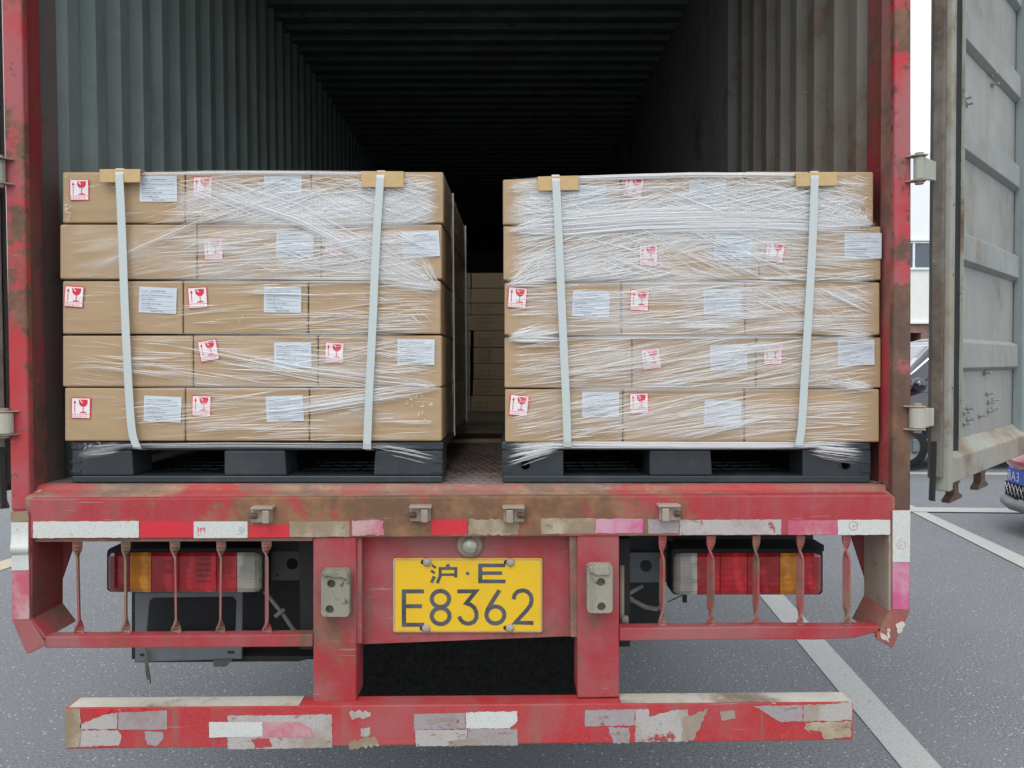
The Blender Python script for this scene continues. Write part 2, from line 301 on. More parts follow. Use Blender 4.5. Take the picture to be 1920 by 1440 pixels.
def strip2d(pts, w, closed=False):
    n = len(pts); L = []; R = []
    for i in range(n):
        a = pts[(i - 1) % n] if (closed or i) else pts[i]; b = pts[i]; c = pts[(i + 1) % n] if (closed or i < n - 1) else pts[i]
        d1 = Vector((b[0] - a[0], b[1] - a[1])); d2 = Vector((c[0] - b[0], c[1] - b[1]))
        d1 = d1.normalized() if d1.length > 1e-9 else d2.normalized(); d2 = d2.normalized() if d2.length > 1e-9 else d1
        nn = Vector((-d1.y - d2.y, d1.x + d2.x)).normalized(); k = max(.45, nn.dot(Vector((-d1.y, d1.x)))); nn = nn * (w / 2 / k)
        L.append((b[0] + nn.x, b[1] + nn.y)); R.append((b[0] - nn.x, b[1] - nn.y))
    return L, R
_tx = {}
def text_geo(s, size):
    k = (s, size)
    if k not in _tx:
        cu = bpy.data.curves.new('text', 'FONT'); cu.body = s; cu.size = size; cu.align_x = 'LEFT'; cu.resolution_u = 2
        o = bpy.data.objects.new('text', cu); col.objects.link(o); bpy.context.view_layer.update()
        e = o.evaluated_get(bpy.context.evaluated_depsgraph_get()); me = e.to_mesh()
        _tx[k] = ([(v.co.x, v.co.y) for v in me.vertices], [tuple(p.vertices) for p in me.polygons]); e.to_mesh_clear()
        bpy.data.objects.remove(o); bpy.data.curves.remove(cu)
    return _tx[k]

# ------------------------------------------------------------------ the setting
mb = MB(); S = 300
mb.add([(-S, -S, 0), (S, -S, 0), (S, S, 0), (-S, S, 0)], [(0, 1, 2, 3)])
tag(mb.build('ground', M['asphalt']), kind='structure', label='grey asphalt of the yard')
def mark(name, pts, m, z=.004):
    g = [G(x, y) for x, y in pts]; mb = MB().add([(p.x, p.y, z) for p in g], [tuple(range(len(g)))]); tag(mb.build(name, m), kind='structure')
mark('parking_line', [(1318, 988), (1352, 988), (1785, 1462), (1708, 1462)], M['mark'])
mark('parking_line', [(1640, 926), (1660, 926), (1960, 1064), (1960, 1087)], M['mark'], .008)
mark('parking_line', [(1600, 952), (2300, 958), (2300, 967), (1600, 960)], M['mark'], .012)
mark('parking_line', [(1600, 885), (2200, 888), (2200, 893), (1600, 889)], M['mark'])
mark('parking_line', [(-120, 1088), (60, 1036), (60, 1050), (-120, 1112)], M['mark_yellow'])

# factory building behind
BY = 28.0
def bz(y): return W(1728, y, BY).z
def bx(x): return W(x, 560, BY).x
b = thing('factory_building', (bx(1728), BY, 0), 'pale cream clad factory building with brown plinth, behind the parked cars', 'building')
X0, X1 = bx(1400), bx(2600)
MB().box((X0, BY, bz(452)), (X1, BY + 12, bz(286))).build('upper_wall', M['white_wall'], b)
MB().box((X0, BY, bz(603)), (X1, BY + 12, bz(503))).build('wall', M['cream'], b)
MB().box((X0, BY - .08, bz(452)), (X1, BY, bz(449))).build('sill', M['frame_white'], b)
MB().box((X0, BY - .08, bz(506)), (X1, BY, bz(502))).build('sill', M['frame_white'], b)
MB().box((X0, BY + .1, bz(503)), (X1, BY + 12, bz(452))).build('wall_band', M['cream'], b)
for k in range(-6, 16):
    x = bx(1713) + k * .95
    w = MB().box((x - .04, BY - .02, bz(502)), (x + .03, BY + .08, bz(452))).box((x + .03, BY - .02, bz(456)), (x + .91, BY + .06, bz(453))).build('window_frame', M['frame_white'], b)
    MB().box((x + .03, BY + .05, bz(502)), (x + .91, BY + .09, bz(456))).build('pane', M['glass'], w)
MB().box((X0, BY - .1, bz(607)), (X1, BY + .3, bz(603))).build('trim', M['frame_white'], b)
xd = bx(1728)
MB().box((X0, BY + .02, 0), (bx(1700), BY + 12, bz(607))).box((xd, BY + .02, 0), (X1, BY + 12, bz(607))).box((bx(1700), BY + .02, bz(624)), (xd, BY + 12, bz(607))).build('plinth', M['brown_wall'], b)
MB().box((bx(1700), BY + .6, 0), (xd, BY + .7, bz(624))).build('door', M['dark_void'], b)
MB().box((bx(1742), BY - .08, 0), (bx(1744), BY + .02, bz(607))).build('downpipe', M['frame_white'], b)

# ------------------------------------------------------------------ cars
def car_shell(mb, prof, width, T, tum=.12, mi=0, nose=.15):
    """closed side profile (u along the car from the nose, z) swept across the width with rounded shoulders"""
    secs = [(-.5, .90), (-.47, .97), (-.40, 1.0), (-.3, 1.0), (-.2, 1.0), (0, 1.0), (.2, 1.0), (.3, 1.0), (.40, 1.0), (.47, .97), (.5, .90)]; V = []; n = len(prof); zc = .75
    for sx, k in secs:
        for u, z in prof:
            tw = 1 - tum * max(0, (z - .95)) / .6
            V.append(T((u if abs(sx) < .45 else u * .985 + .035) + nose * abs(2 * sx) ** 2.4 * max(0, 1 - u / 1.1), sx * width * tw, zc + (z - zc) * k))
    F = [(a * n + i, a * n + (i + 1) % n, (a + 1) * n + (i + 1) % n, (a + 1) * n + i) for a in range(len(secs) - 1) for i in range(n)]
    mb.add(V, F, mi, True); mb.add(V, [tuple(range(n)), tuple(range(len(V) - 1, len(V) - n - 1, -1))], mi); return mb
def wheel(parent, T, u, v, r, out):
    c, e = T(u, v, r), T(u, v + out * .2, r); ax = (e - c)
    t = MB().lathe(c, ax, [(r * .62, 0), (r * .97, 0), (r, .03), (r, .17), (r * .97, .2), (r * .62, .2)]).build('wheel', M['tyre'], parent)
    MB().lathe(c, ax, [(r * .62, .19), (r * .55, .15), (r * .2, .16), (0.001, .18)]).build('rim', M['rim'], t)

# dark car seen between post and door, nose to the left
o = Vector((5.38, 10.9, 0)); T = lambda u, v, z: Vector((o.x + u, o.y + v, z * 1.1))
ck = thing('parked_car', (o.x + 2.4, o.y, 0), 'glossy black people carrier glimpsed between red container post and open door', 'car')
prof = [(0, .35), (-.02, .6), (.03, .85), (.25, .98), (.62, 1.08), (1.35, 1.74), (1.9, 1.87), (3.6, 1.86), (4.5, 1.75), (4.8, 1.1), (4.85, .6), (4.7, .33)]
car_shell(MB(), prof, 1.86, T).build('body', M['car_black'], ck)
def sheet(pts, T, th): return MB().plate([T(*p) for p in pts], th)
sheet([(.70, -.72, 1.14), (1.38, -.66, 1.76), (1.38, .66, 1.76), (.70, .72, 1.14)], T, -.02).build('windscreen', M['windscreen'], ck)
sheet([(1.05, -.93, 1.10), (1.55, -.84, 1.62), (2.5, -.82, 1.68), (2.5, -.93, 1.10)], T, .03).build('side_window', M['glass'], ck)
MB().tube([T(.62, -.94, 1.09), T(1.42, -.85, 1.70), T(2.5, -.80, 1.74)], .022).build('window_trim', M['chrome'], ck)
MB().tube([T(.35, -.955, .86), T(2.4, -.965, .86), T(4.5, -.955, .88)], .018).build('side_strip', M['chrome'], ck)
m_ = MB().lathe(T(.98, -1.06, 1.2), (1, .15, 0), [(0, -.1), (.08, -.09), (.11, -.03), (.115, .03), (.09, .08), (0, .09)]).build('wing_mirror', M['car_black'], ck)
MB().tube([T(1.0, -.92, 1.13), T(1.0, -1.0, 1.14), T(1.0, -1.05, 1.17)], .03).build('mirror_arm', M['car_black'], ck)
MB().tube([T(.9, -.95, .62), T(3.9, -.95, .62)], .02).build('door_moulding', M['chrome'], ck)
MB().box(T(.95, -.97, .26), T(3.8, -.90, .45)).build('side_skirt', M['car_trim'], ck, .02)
for u in (.85, 3.9): wheel(ck, T, u, -.78, .34, -1); wheel(ck, T, u, .78, .34, 1)

# red car at the right edge, nose towards the lower left
fd = Vector((-.983, .182, 0)); sd = Vector((-.182, -.983, 0)); o2 = Vector((5.08, 5.44, .06))
T2 = lambda u, v, z: o2 - fd * u + sd * v + Vector((0, 0, z))
cr = thing('parked_car', tuple(T2(2.1, 0, 0)), 'metallic red car with blue plate, nose showing beside the container door', 'car')
prof2 = [(.10, .22), (.02, .38), (.0, .52), (-.07, .60), (-.08, .67), (.0, .76), (.30, .88), (1.05, .97), (1.9, 1.42), (2.5, 1.48), (3.4, 1.42), (4.1, 1.0), (4.3, .9), (4.32, .45), (4.2, .25)]
car_shell(MB(), prof2, 1.74, T2, nose=.55).build('body', M['car_red'], cr)
sheet([(1.12, -.62, 1.02), (1.86, -.55, 1.40), (1.86, .55, 1.40), (1.12, .62, 1.02)], T2, -.02).build('windscreen', M['windscreen'], cr)
gr = MB()
for k in range(8): gr.tube([T2(-.022, -.32 + k * .08, .29), T2(-.022, -.24 + k * .08, .41)], .004, 5); gr.tube([T2(-.022, -.24 + k * .08, .29), T2(-.022, -.32 + k * .08, .41)], .004, 5)
g2 = MB().plate([T2(-.006, -.34, .28), T2(-.006, .34, .28), T2(-.006, .34, .42), T2(-.006, -.34, .42)], .01).build('grille', M['black'], cr)
gr.build('grille_mesh', M['chrome'], g2)
lip = [T2(.62, -.88, .25), T2(.22, -.62, .24), T2(-.02, -.3, .23), T2(-.08, 0, .23), T2(-.02, .3, .23), T2(.22, .62, .24), T2(.62, .88, .25)]
MB().tube(lip, .055, 10).build('bumper_lip', M['car_trim'], cr)
MB().tube([T2(.55, -.8, .72), T2(.12, -.4, .69), T2(.02, 0, .68), T2(.12, .4, .69), T2(.55, .8, .72)], .018).build('bonnet_gap', M['black'], cr)
for v in (-1, 1):
    MB().lathe(T2(.30, v * .62, .70), -fd * -1, [(0, .06), (.07, .05), (.10, 0), (.1, -.1)]).build('headlight', M['windscreen'], cr)
pc = T2(-.035, 0, .50)
bp = MB().plate([pc + sd * -.22 + Vector((0, 0, -.07)), pc + sd * .22 + Vector((0, 0, -.07)), pc + sd * .22 + Vector((0, 0, .07)), pc + sd * -.22 + Vector((0, 0, .07))], .006).build('number_plate', M['blue'], cr)
mb = MB()
def car_text(s_, size, x, z):
    v, f = text_geo(s_, size); mb.add([pc + sd * (x + a) + Vector((0, 0, z + b_)) + fd * .009 for a, b_ in v], f)
car_text('A', .13, -.125, -.047); car_text('3', .13, -.02, -.047)
for q in ([(-.2, .045), (-.145, .045), (-.145, .035), (-.2, .035)], [(-.2, .02), (-.19, .02), (-.19, -.05), (-.2, -.05)], [(-.178, .03), (-.168, .03), (-.168, -.05), (-.178, -.05)], [(-.155, .03), (-.145, .03), (-.145, -.05), (-.155, -.05)], [(-.19, 0), (-.178, 0), (-.178, -.01), (-.19, -.01)]):
    mb.add([pc + sd * x + Vector((0, 0, z)) + fd * .009 for x, z in q], [(0, 1, 2, 3)])
mb.build('plate_characters', M['plate_white'], bp)
for u in (.78, 3.4): wheel(cr, T2, u, -.72, .31, -1); wheel(cr, T2, u, .72, .31, 1)

# ------------------------------------------------------------------ container
YP = .07
ZL, ZR = W(480, 905, YP), W(1290, 905, YP)
kz = (ZR.z - ZL.z) / (ZR.x - ZL.x)
def fz(x): return ZL.z + kz * (x - ZL.x) - .002
ct = thing('shipping_container', (0, 6, fz(0)), 'open red shipping container with grey corrugated inside, loaded with cartons', 'container')
LEN = 12.0; CZ = 3.70; XL, XR = -1.178, 1.178
def floor_slab():
    mb = MB(); mb.add([(XL - .03, .05, fz(XL)), (XR + .03, .05, fz(XR)), (XR + .03, LEN, fz(XR)), (XL - .03, LEN, fz(XL)), (XL - .03, .05, fz(XL) - .12), (XR + .03, .05, fz(XR) - .12), (XR + .03, LEN, fz(XR) - .12), (XL - .03, LEN, fz(XL) - .12)],
        [(0, 1, 2, 3), (7, 6, 5, 4), (0, 4, 5, 1), (1, 5, 6, 2), (2, 6, 7, 3), (3, 7, 4, 0)])
    for j in range(10):      # raised chequer treads of the plate in the visible gap
        for i in range(60):
            x = -.12 + (i % 12) * .027 + (.013 if j % 2 else 0); y = .075 + j * .05 + (i // 12) * .22
            if y > 1.35: continue
            a = .6 if (i + j) % 2 else -.6; dx, dy = math.cos(a) * .011, math.sin(a) * .011; nx, ny = -math.sin(a) * .0025, math.cos(a) * .0025; z = fz(x) + .0022
            mb.add([(x - dx, y - dy, z - .002), (x + nx, y + ny, z), (x + dx, y + dy, z - .002), (x - nx, y - ny, z)], [(0, 1, 2, 3)])
    return mb.build('floor', M['floor'], ct)
floor_slab()
def corr(mb, a0, a1, place, pitch=.166, dep=.037, mi=0):
    """trapezoid corrugation along one axis: place(t, depth, end) gives the point"""
    V = []; t = a0; P = []
    while t < a1:
        for f, d in ((0, 0), (.37, 0), (.50, 1), (.87, 1)): P.append((t + f * pitch, d * dep))
        t += pitch
    for tt, d in P: V += [place(tt, d, 0), place(tt, d, 1)]
    mb.add(V, [(2 * i, 2 * i + 1, 2 * i + 3, 2 * i + 2) for i in range(len(P) - 1)], mi); return mb
corr(MB(), .165, LEN, lambda t, d, e: (XL - .036 + d, t, fz(XL) if e == 0 else CZ)).build('side_wall', M['inner'], ct)
corr(MB(), .165, 1.52, lambda t, d, e: (XR + .036 - d, t, fz(XR) if e == 0 else CZ)).build('side_wall', M['inner_brown'], ct)
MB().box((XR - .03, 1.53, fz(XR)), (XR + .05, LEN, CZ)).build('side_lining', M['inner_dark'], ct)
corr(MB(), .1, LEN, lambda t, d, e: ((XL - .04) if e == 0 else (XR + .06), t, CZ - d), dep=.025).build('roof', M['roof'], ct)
MB().box((XL - .06, .1, CZ + .01), (XR + .08, LEN, CZ + .05)).build('roof_skin', M['red'], ct)
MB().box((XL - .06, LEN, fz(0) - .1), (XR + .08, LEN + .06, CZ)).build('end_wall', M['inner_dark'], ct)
MB().box((XL - .060, .12, fz(0) - .12), (XL - .042, LEN, CZ)).build('outer_skin', M['red'], ct)
MB().box((XR + .055, .12, fz(0) - .12), (XR + .072, LEN, CZ)).build('outer_skin', M['red'], ct)
# posts: outer flange, return and grimy inner face
def post(side):
    if side < 0: xo = [(-46, -480), (2, 0), (12, 480), (20, 958)]; xi = [(2, -480), (40, 0), (48, 480), (55, 958)]
    else: xo = [(1710, -480), (1709, 0), (1709, 480), (1708, 958)]; xi = [(1679, -480), (1678, 0), (1677, 480), (1673, 958)]
    O = [W(*p, 0) for p in xo]; I = [W(*p, 0) for p in xi]; mb = MB(); n = len(O); D = Vector((0, .028, 0))
    V = [p + d for d in (Vector(), D) for pr in zip(O, I) for p in pr]
    m = 2 * n
    F = []
    for k in range(n - 1):
        a = 2 * k; F += [(a, a + 1, a + 3, a + 2), (a + m, a + 2 + m, a + 3 + m, a + 1 + m), (a, a + 2, a + 2 + m, a + m), (a + 1, a + 1 + m, a + 3 + m, a + 3)]
    F += [(0, m, m + 1, 1), (m - 2, m - 1, 2 * m - 1, 2 * m - 2)]
    mb.add(V, F); p = mb.build('corner_post', M['red_post' if side < 0 else 'red_post_brown'], ct, .006, 3)
    s_ = 1 if side < 0 else -1; x0 = I[2].x - s_ * .004; xb = x0 - s_ * .03; zt = CZ + .02; zb = fz(0) - .02
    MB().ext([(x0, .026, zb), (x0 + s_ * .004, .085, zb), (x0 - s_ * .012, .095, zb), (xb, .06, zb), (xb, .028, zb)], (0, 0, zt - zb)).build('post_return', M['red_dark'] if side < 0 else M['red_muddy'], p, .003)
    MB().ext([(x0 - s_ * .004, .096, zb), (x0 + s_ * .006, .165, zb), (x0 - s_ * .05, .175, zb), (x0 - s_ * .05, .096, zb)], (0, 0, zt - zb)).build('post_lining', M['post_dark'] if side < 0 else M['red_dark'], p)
post(-1); post(1)
MB().box((-1.22, 0, CZ - .1), (1.22, .1, CZ + .06)).build('header', M['red'], ct)
# sill: sloping dusty nosing in front of the floor
zs = W(860, 929, -.012).z
mb = MB()
prf = [(.10, -.003), (.049, .001), (.040, -.003), (.034, -.013), (.002, -.021), (-.014, -.027), (-.014, -.06), (.10, -.06)]
x0, x1 = -1.172, 1.172; n = len(prf); NX = 24; V = []
for i in range(NX + 1):
    x = x0 + (x1 - x0) * i / NX
    for j, (y, z) in enumerate(prf): V.append((x, y + random.uniform(-.0015, .0015), fz(x) + z + (random.uniform(-.0012, .0012) if j < 6 else 0)))
mb.add(V, [(i * n + j, i * n + (j + 1) % n, (i + 1) * n + (j + 1) % n, (i + 1) * n + j) for i in range(NX) for j in range(n)])
mb.add(V, [tuple(range(n)), tuple(range(NX * n + n - 1, NX * n - 1, -1))]); mb.build('sill', M['sill'], ct)

# doors
DZ0, DZ1 = W(1775, 906, .06).z, CZ - .09
def door(side, hx, hy, phi):
    ca, sa = math.cos(phi), math.sin(phi)
    L_ = Vector((ca * side, sa, 0)); N_ = Vector((sa * side, -ca, 0))     # leaf direction and inner-face normal
    def P(u, n_, z): return Vector((hx, hy, 0)) + L_ * u + N_ * n_ + Vector((0, 0, z))
    def slab(mb, u0, u1, n0, n1, z0, z1): return mb.ext([P(u0, n0, z0), P(u1, n0, z0), P(u1, n0, z1), P(u0, n0, z1)], N_ * (n1 - n0))
    DW = 1.15
    d = slab(MB(), .036, DW, -.045, -.0345, DZ0 + .01, DZ1).build('door', M['door'], ct)
    d['label'] = 'grey container door folded back on its hinges'
    # frame channels
    slab(MB(), 0, .034, -.026, .022, DZ0 - .02, DZ1).build('hinge_stile', M['door_frame'], d, .004)
    slab(MB(), -.020, -.001, -.024, .006, DZ0 + .02, DZ1).build('hinge_edge', M['door_dark'], d, .003)
    slab(MB(), .068, .094, -.034, -.012, DZ0 + .08, DZ1).build('inner_flange', M['door'], d, .003)
    slab(MB(), DW - .10, DW, -.034, .0, DZ0, DZ1).build('lock_stile', M['door_side'], d, .004)
    mb = MB(); zb = DZ0
    mb.ext([P(.045, -.034, zb - .005), P(.045, .012, zb - .005), P(.045, .012, zb + .065), P(.045, -.034, zb + .105)], L_ * (DW - .075)); mb.build('bottom_rail', M['door_frame'], d, .003)
    for k, zc in enumerate((W(1799, 663, .1).z, W(1799, 445, .1).z, W(1799, 222, .1).z, W(1799, 0, .1).z, W(1799, -225, .1).z, W(1799, -440, .1).z)):
        mb = MB().ext([P(.095, -.034, zc - .055), P(.095, -.014, zc - .042), P(.095, -.014, zc + .036), P(.095, -.034, zc + .05)], L_ * (DW - .205)); mb.build('stiffener', M['door'], d, .002)
    # weather seal, loose at the lower end
    mb = MB(); V = []
    for k in range(30):
        t = k / 29; z = DZ0 + .09 + (DZ1 - DZ0 - .1) * t; wob = .004 * math.sin(k * 1.7) * (1 if k < 5 else .3); V += [P(.0355 + wob, .02, z), P(.060 + wob, .028, z), P(.062 + wob, .0, z), P(.038 + wob, -.02, z)]
    mb.add(V, [(4 * k + i, 4 * k + (i + 1) % 4, 4 * k + 4 + (i + 1) % 4, 4 * k + 4 + i) for k in range(29) for i in range(4)]); mb.build('gasket', M['rubber'], d)
    slab(MB(), .0625, .0655, -.03, .036, DZ0 + .13, DZ1).build('seal_retainer', M['hinge_green'], d)
    MB().ext([P(-.036, -.022, DZ0 - .042), P(-.024, -.020, DZ0 - .046), P(-.019, -.018, DZ0 + .12), P(-.0235, -.020, DZ0 + .12)], N_ * .012).build('torn_flap', M['rubber'], d)
    # bolts
    if side > 0:
        for u, z in ((.34, W(1848, 183, .3).z), (.36, W(1853, 191, .3).z), (.66, 2.64), (.69, 2.61), (.27, 1.60), (.62, 1.63), (.28, 1.53), (.66, 1.56), (.36, 1.51), (.40, 1.52), (.36, 1.475), (.41, 1.485), (.68, 1.53), (.74, 1.535), (.68, 1.50), (.73, 1.505), (.56, 1.49)):
            mb = MB().cyl(P(u, -.036, z), P(u, -.012, z + .002), .0042, 8).cyl(P(u, -.03, z), P(u, -.026, z), .010, 6).build('bolt', M['screw'], d)
        for u, z in ((.016, W(1765, 385, .05).z), (.016, W(1767, 516, .05).z), (.016, W(1763, 728, .05).z)): MB().cyl(P(u, .0215, z), P(u, .0225, z), .004, 8).build('rivet_hole', M['black'], d)
    # lock rods on the outer face with cam ends under the leaf
    for u in (.36, .70):
        mb = MB().cyl(P(u, -.075, DZ0 - .05), P(u, -.075, DZ1), .016, 10)
        mb.ext([P(u - .055, -.075, DZ0 - .035), P(u - .025, -.075, DZ0 - .052), P(u - .028, -.075, DZ0 - .075), P(u - .07, -.075, DZ0 - .088), P(u - .07, -.075, DZ0 - .098), P(u + .07, -.075, DZ0 - .098), P(u + .07, -.075, DZ0 - .088), P(u + .028, -.075, DZ0 - .075), P(u + .025, -.075, DZ0 - .052), P(u + .055, -.075, DZ0 - .035)], N_ * .025)
        mb.build('lock_rod', M['rusty'], d, .002)
    # hinges
    for zc, hh, hr_, mt in ((W(1718, 318, 0).z, .029, .0145, 'hinge_green'), (W(1718, 783, 0).z, .027, .021, 'mudmetal2')):
        hxp = side * (abs(W(1718 if side > 0 else 8, 500, 0).x)); px_ = Vector((hxp, -.012, zc))
        h = MB().cyl(px_ - Vector((0, 0, hh)), px_ + Vector((0, 0, hh)), hr_, 18).ext([px_ + Vector((side * .012, -.006, -hh)), px_ + Vector((side * .012, -.006, hh)), px_ + Vector((side * .062, .03, hh * .9)), px_ + Vector((side * .062, .03, -hh * .9))], (0, .012, 0)).build('hinge', M[mt], d, .002)
        for sgn in (-1, 1):
            g_ = MB(); z0 = zc + sgn * (hh + .002); g_.ext([(hxp - side * .034, -.003, z0), (hxp - side * .016, -.030, z0), (hxp + side * .014, -.032, z0), (hxp + side * .02, .0, z0), (hxp - side * .03, .012, z0)], (0, 0, .004 * sgn)); g_.cyl((hxp, -.012, z0), (hxp, -.012, z0 + sgn * .011), .011, 12)
            g_.build('hinge_lug', M['mudmetal'], h, .002)
    return d
door(1, 1.330, .045, rad(46.5)); door(-1, -1.29, .045, rad(50))

# ------------------------------------------------------------------ trailer
tr = thing('trailer', (0, 3, 0), 'worn red trailer rear end with yellow number plate and red bumper, under the container', 'trailer')
YB = -.03
MB().px([(55, 935), (1673, 928), (1673, 1003), (55, 1011)], YB, .09).build('rear_beam', M['red_beam'], tr, .004)
MB().px([(55, 1010), (586, 1008), (586, 1014), (55, 1016)], YB + .01, .05).build('beam_lip', M['red_muddy'], tr)
def tp(pts, m, tear=0, Y=None, th=.0012):
    Y = YB if Y is None else Y; pts = jag(pts, tear, 6) if tear else pts
    return MB().px(pts, Y - th, Y - .0003).build('reflective_tape', M[m], tr)
def q(x0, y0, x1, y1, sl=-.0045): return [(x0, y0), (x0, y1), (x1, y1 + sl * (x1 - x0)), (x1, y0 + sl * (x1 - x0))]
tp(q(62, 978, 260, 1009), 'tape_white', .7); tp(q(263, 977, 362, 1008), 'tape_red')
t3 = tp(q(363, 978, 464, 1009), 'tape_white')
mb = MB()
def on_px(mb, s_, size, x, y, Y, ang=0, mi=0):
    v, f = text_geo(s_, size); o_ = W(x, y, Y); c, sn = math.cos(ang), math.sin(ang); mb.add([(o_.x + a * c - b_ * sn, Y, o_.z + a * sn + b_ * c) for a, b_ in v], f, mi)
on_px(mb, '3M', .019, 368, 998, YB - .0022); on_px(mb, '200-17', .005, 369, 1004, YB - .0016); mb.build('printed_mark', M['red_ink'], t3)
mb = MB(); L, R = strip2d(circ(453, 994, 4.5), 1, True); P_ = L + R; k = len(L)
mb.add([W(x, y, YB - .0016) for x, y in P_], [(i, (i + 1) % k, (i + 1) % k + k, i + k) for i in range(k)]); on_px(mb, '(C)', .006, 450.5, 996.5, YB - .0018); on_px(mb, 'CN005 B 1', .004, 444, 1003, YB - .0016); mb.build('printed_mark', M['grey_ink'], t3)
def faint_circle(cx, cy, Y, parent, r=7.5, ch='C'):
    mb = MB(); L, R = strip2d(circ(cx, cy, r, 24), .9, True); k = len(L)
    mb.add([W(x, y, Y) for x, y in L + R], [(i, (i + 1) % k, (i + 1) % k + k, i + k) for i in range(k)]); on_px(mb, ch, .010, cx - 2.3, cy + 2.7, Y - .0002); mb.build('printed_mark', M['tape_pink'], parent)
tp(q(466, 984, 543, 1008), 'tape_red', .5); tp(q(543, 978, 655, 1007), 'tape_tan', .8); tp(q(660, 976, 720, 1004), 'tape_pink', 2.2); tp(q(808, 974, 876, 1003), 'tape_red', 1)
tp(q(878, 974, 972, 1003), 'tape_tan', 2); t5 = tp(q(1015, 972, 1115, 1001), 'tape_tan', .8); tp(q(1116, 973, 1206, 1000), 'tape_magenta', .8)
faint_circle(1084, 988, YB - .0016, t5, 5)
tp(q(1215, 974, 1272, 1000), 'tape_lilac', .8); tp(q(1274, 975, 1465, 1003), 'tape_grey', .6); tp(q(1478, 976, 1571, 1003), 'tape_pink', .5)
t8 = tp(q(1571, 975, 1669, 1003), 'tape_white', .5); faint_circle(1600, 986, YB - .0016, t8, 8, 'C')
# latch brackets on the beam
for x0, y0, fl in ((467, 951, 0), (765, 949, 0), (942, 950, 1), (1235, 947, 1)):
    def f(a, b_): return (a, b_) if not fl else (2 * x0 + 44 - a, b_)
    def rr(mb, a0, b0, a1, b1, Y0, Y1): p0, p1 = f(a0, b0), f(a1, b1); return mb.rect(min(p0[0], p1[0]), b0, max(p0[0], p1[0]), b1, Y0, Y1)
    mb = MB(); rr(mb, x0 + 3, y0 + 4, x0 + 42, y0 + 29, YB - .014, YB + .002); rr(mb, x0 + 2, y0, x0 + 44, y0 + 5, YB - .030, YB + .002)
    b_ = mb.build('latch_bracket', M['mudmetal'], tr, .002)
    mb = MB(); rr(mb, x0 + 24, y0 + 7, x0 + 37, y0 + 31, YB - .034, YB - .0135); mb.build('latch_tab', M['mudmetal'], b_, .002)
    mb = MB(); c0 = f(x0 + 1, y0 + 16); c1 = f(x0 + 13, y0 + 16); mb.cyl(W(c0[0], c0[1], YB - .026), W(c1[0], c1[1], YB - .014), .008, 10); mb.build('latch_pin', M['rusty'], b_)
# side frames
def side_frame(sg):
    if sg < 0:
        pts = [(20, 959), (55, 959), (55, 1160), (86, 1210), (50, 1228), (22, 1164)]
        web = [W(55, 1012, YB), W(55, 1160, YB)]; dx = .004; bk = [(97, 1016), (140, 1014), (97, 1140)]; low = W(82, 1196, YB)
    else:
        pts = [(1672, 957), (1708, 957), (1706, 1148), (1674, 1216), (1643, 1198), (1671, 1144)]
        web = [W(1672, 1004, YB), W(1672, 1144, YB)]; dx = -.004; bk = [(1638, 1003), (1596, 1004), (1637, 1128)]; low = W(1648, 1190, YB)
    fr = MB().px(pts, YB - .004, YB + .012).build('side_frame', M['red_muddy'] if sg > 0 else M['red'], tr, .003)
    D = Vector((dx, .14, 0)); nt = Vector((-sg * -.008, 0, 0))
    MB().ext([web[0], web[1], web[1] + D, web[0] + D], nt * -1).build('side_web', M['red_dark'] if sg < 0 else M['mudmetal'], fr)
    MB().ext([web[1], low, low + D, web[1] + D], nt * -1).build('side_web', M['red_muddy'], fr)
    MB().px(bk, YB + .142, YB + .15).build('gusset', M['red_dark'], fr)
    return fr
fl_, fr_ = side_frame(-1), side_frame(1)
def tape_on(pts, m, fr, tear=0, Y=None): 
    Y = YB - .004 if Y is None else Y; return MB().px(jag(pts, tear, 5) if tear else pts, Y - .0014, Y - .0003).build('reflective_tape', M[m], fr)
tape_on([(23, 961), (52, 958), (53, 977), (22, 979)], 'tape_tan', fl_, 1.2)
ta = MB(); V = []
for k, (y, yy) in enumerate(((979, 0), (1000, 0), (1018, .004), (1024, .010), (1030, .013), (1036, .008), (1040, 0))):
    V += [W(21 - yy * 180, y, YB - .0054 - yy), W(53, y, YB - .0054 - yy)]
ta.add(V, [(2 * k, 2 * k + 1, 2 * k + 3, 2 * k + 2) for k in range(6)], 0, True); ta.build('reflective_tape', M['tape_white'], fl_)
tape_on([(22, 1041), (53, 1040), (54, 1069), (22, 1070)], 'tape_white', fl_); tape_on([(22, 1071), (54, 1070), (55, 1160), (24, 1162)], 'tape_pink', fl_, .4)
t_ = tape_on([(1674, 957), (1707, 957), (1706, 1054), (1674, 1054)], 'tape_white', fr_); faint_circle(1690, 1022, YB - .0057, t_, 7.5, 'S')
tape_on([(1674, 1055), (1706, 1055), (1704, 1143), (1674, 1142)], 'tape_magenta', fr_, .5)
for pts in ([(1680, 1170), (1693, 1165), (1698, 1172), (1690, 1186), (1684, 1188)], [(1663, 1180), (1668, 1178), (1669, 1196), (1664, 1198)], [(1650, 1186), (1662, 1192), (1668, 1205), (1652, 1196)]): MB().px(jag(pts, 1.5, 4), YB - .0052, YB - .0043).build('paint_loss', M['white_worn'], fr_)
# lower rails
MB().px([(84, 1194), (586, 1190), (586, 1213), (84, 1216)], YB, .01).build('lower_rail', M['red'], tr, .003)
MB().px([(1162, 1178), (1430, 1175), (1560, 1176), (1650, 1174), (1654, 1184), (1600, 1197), (1530, 1200), (1430, 1199), (1162, 1202)], YB, .01).build('lower_rail', M['red'], tr, .003)
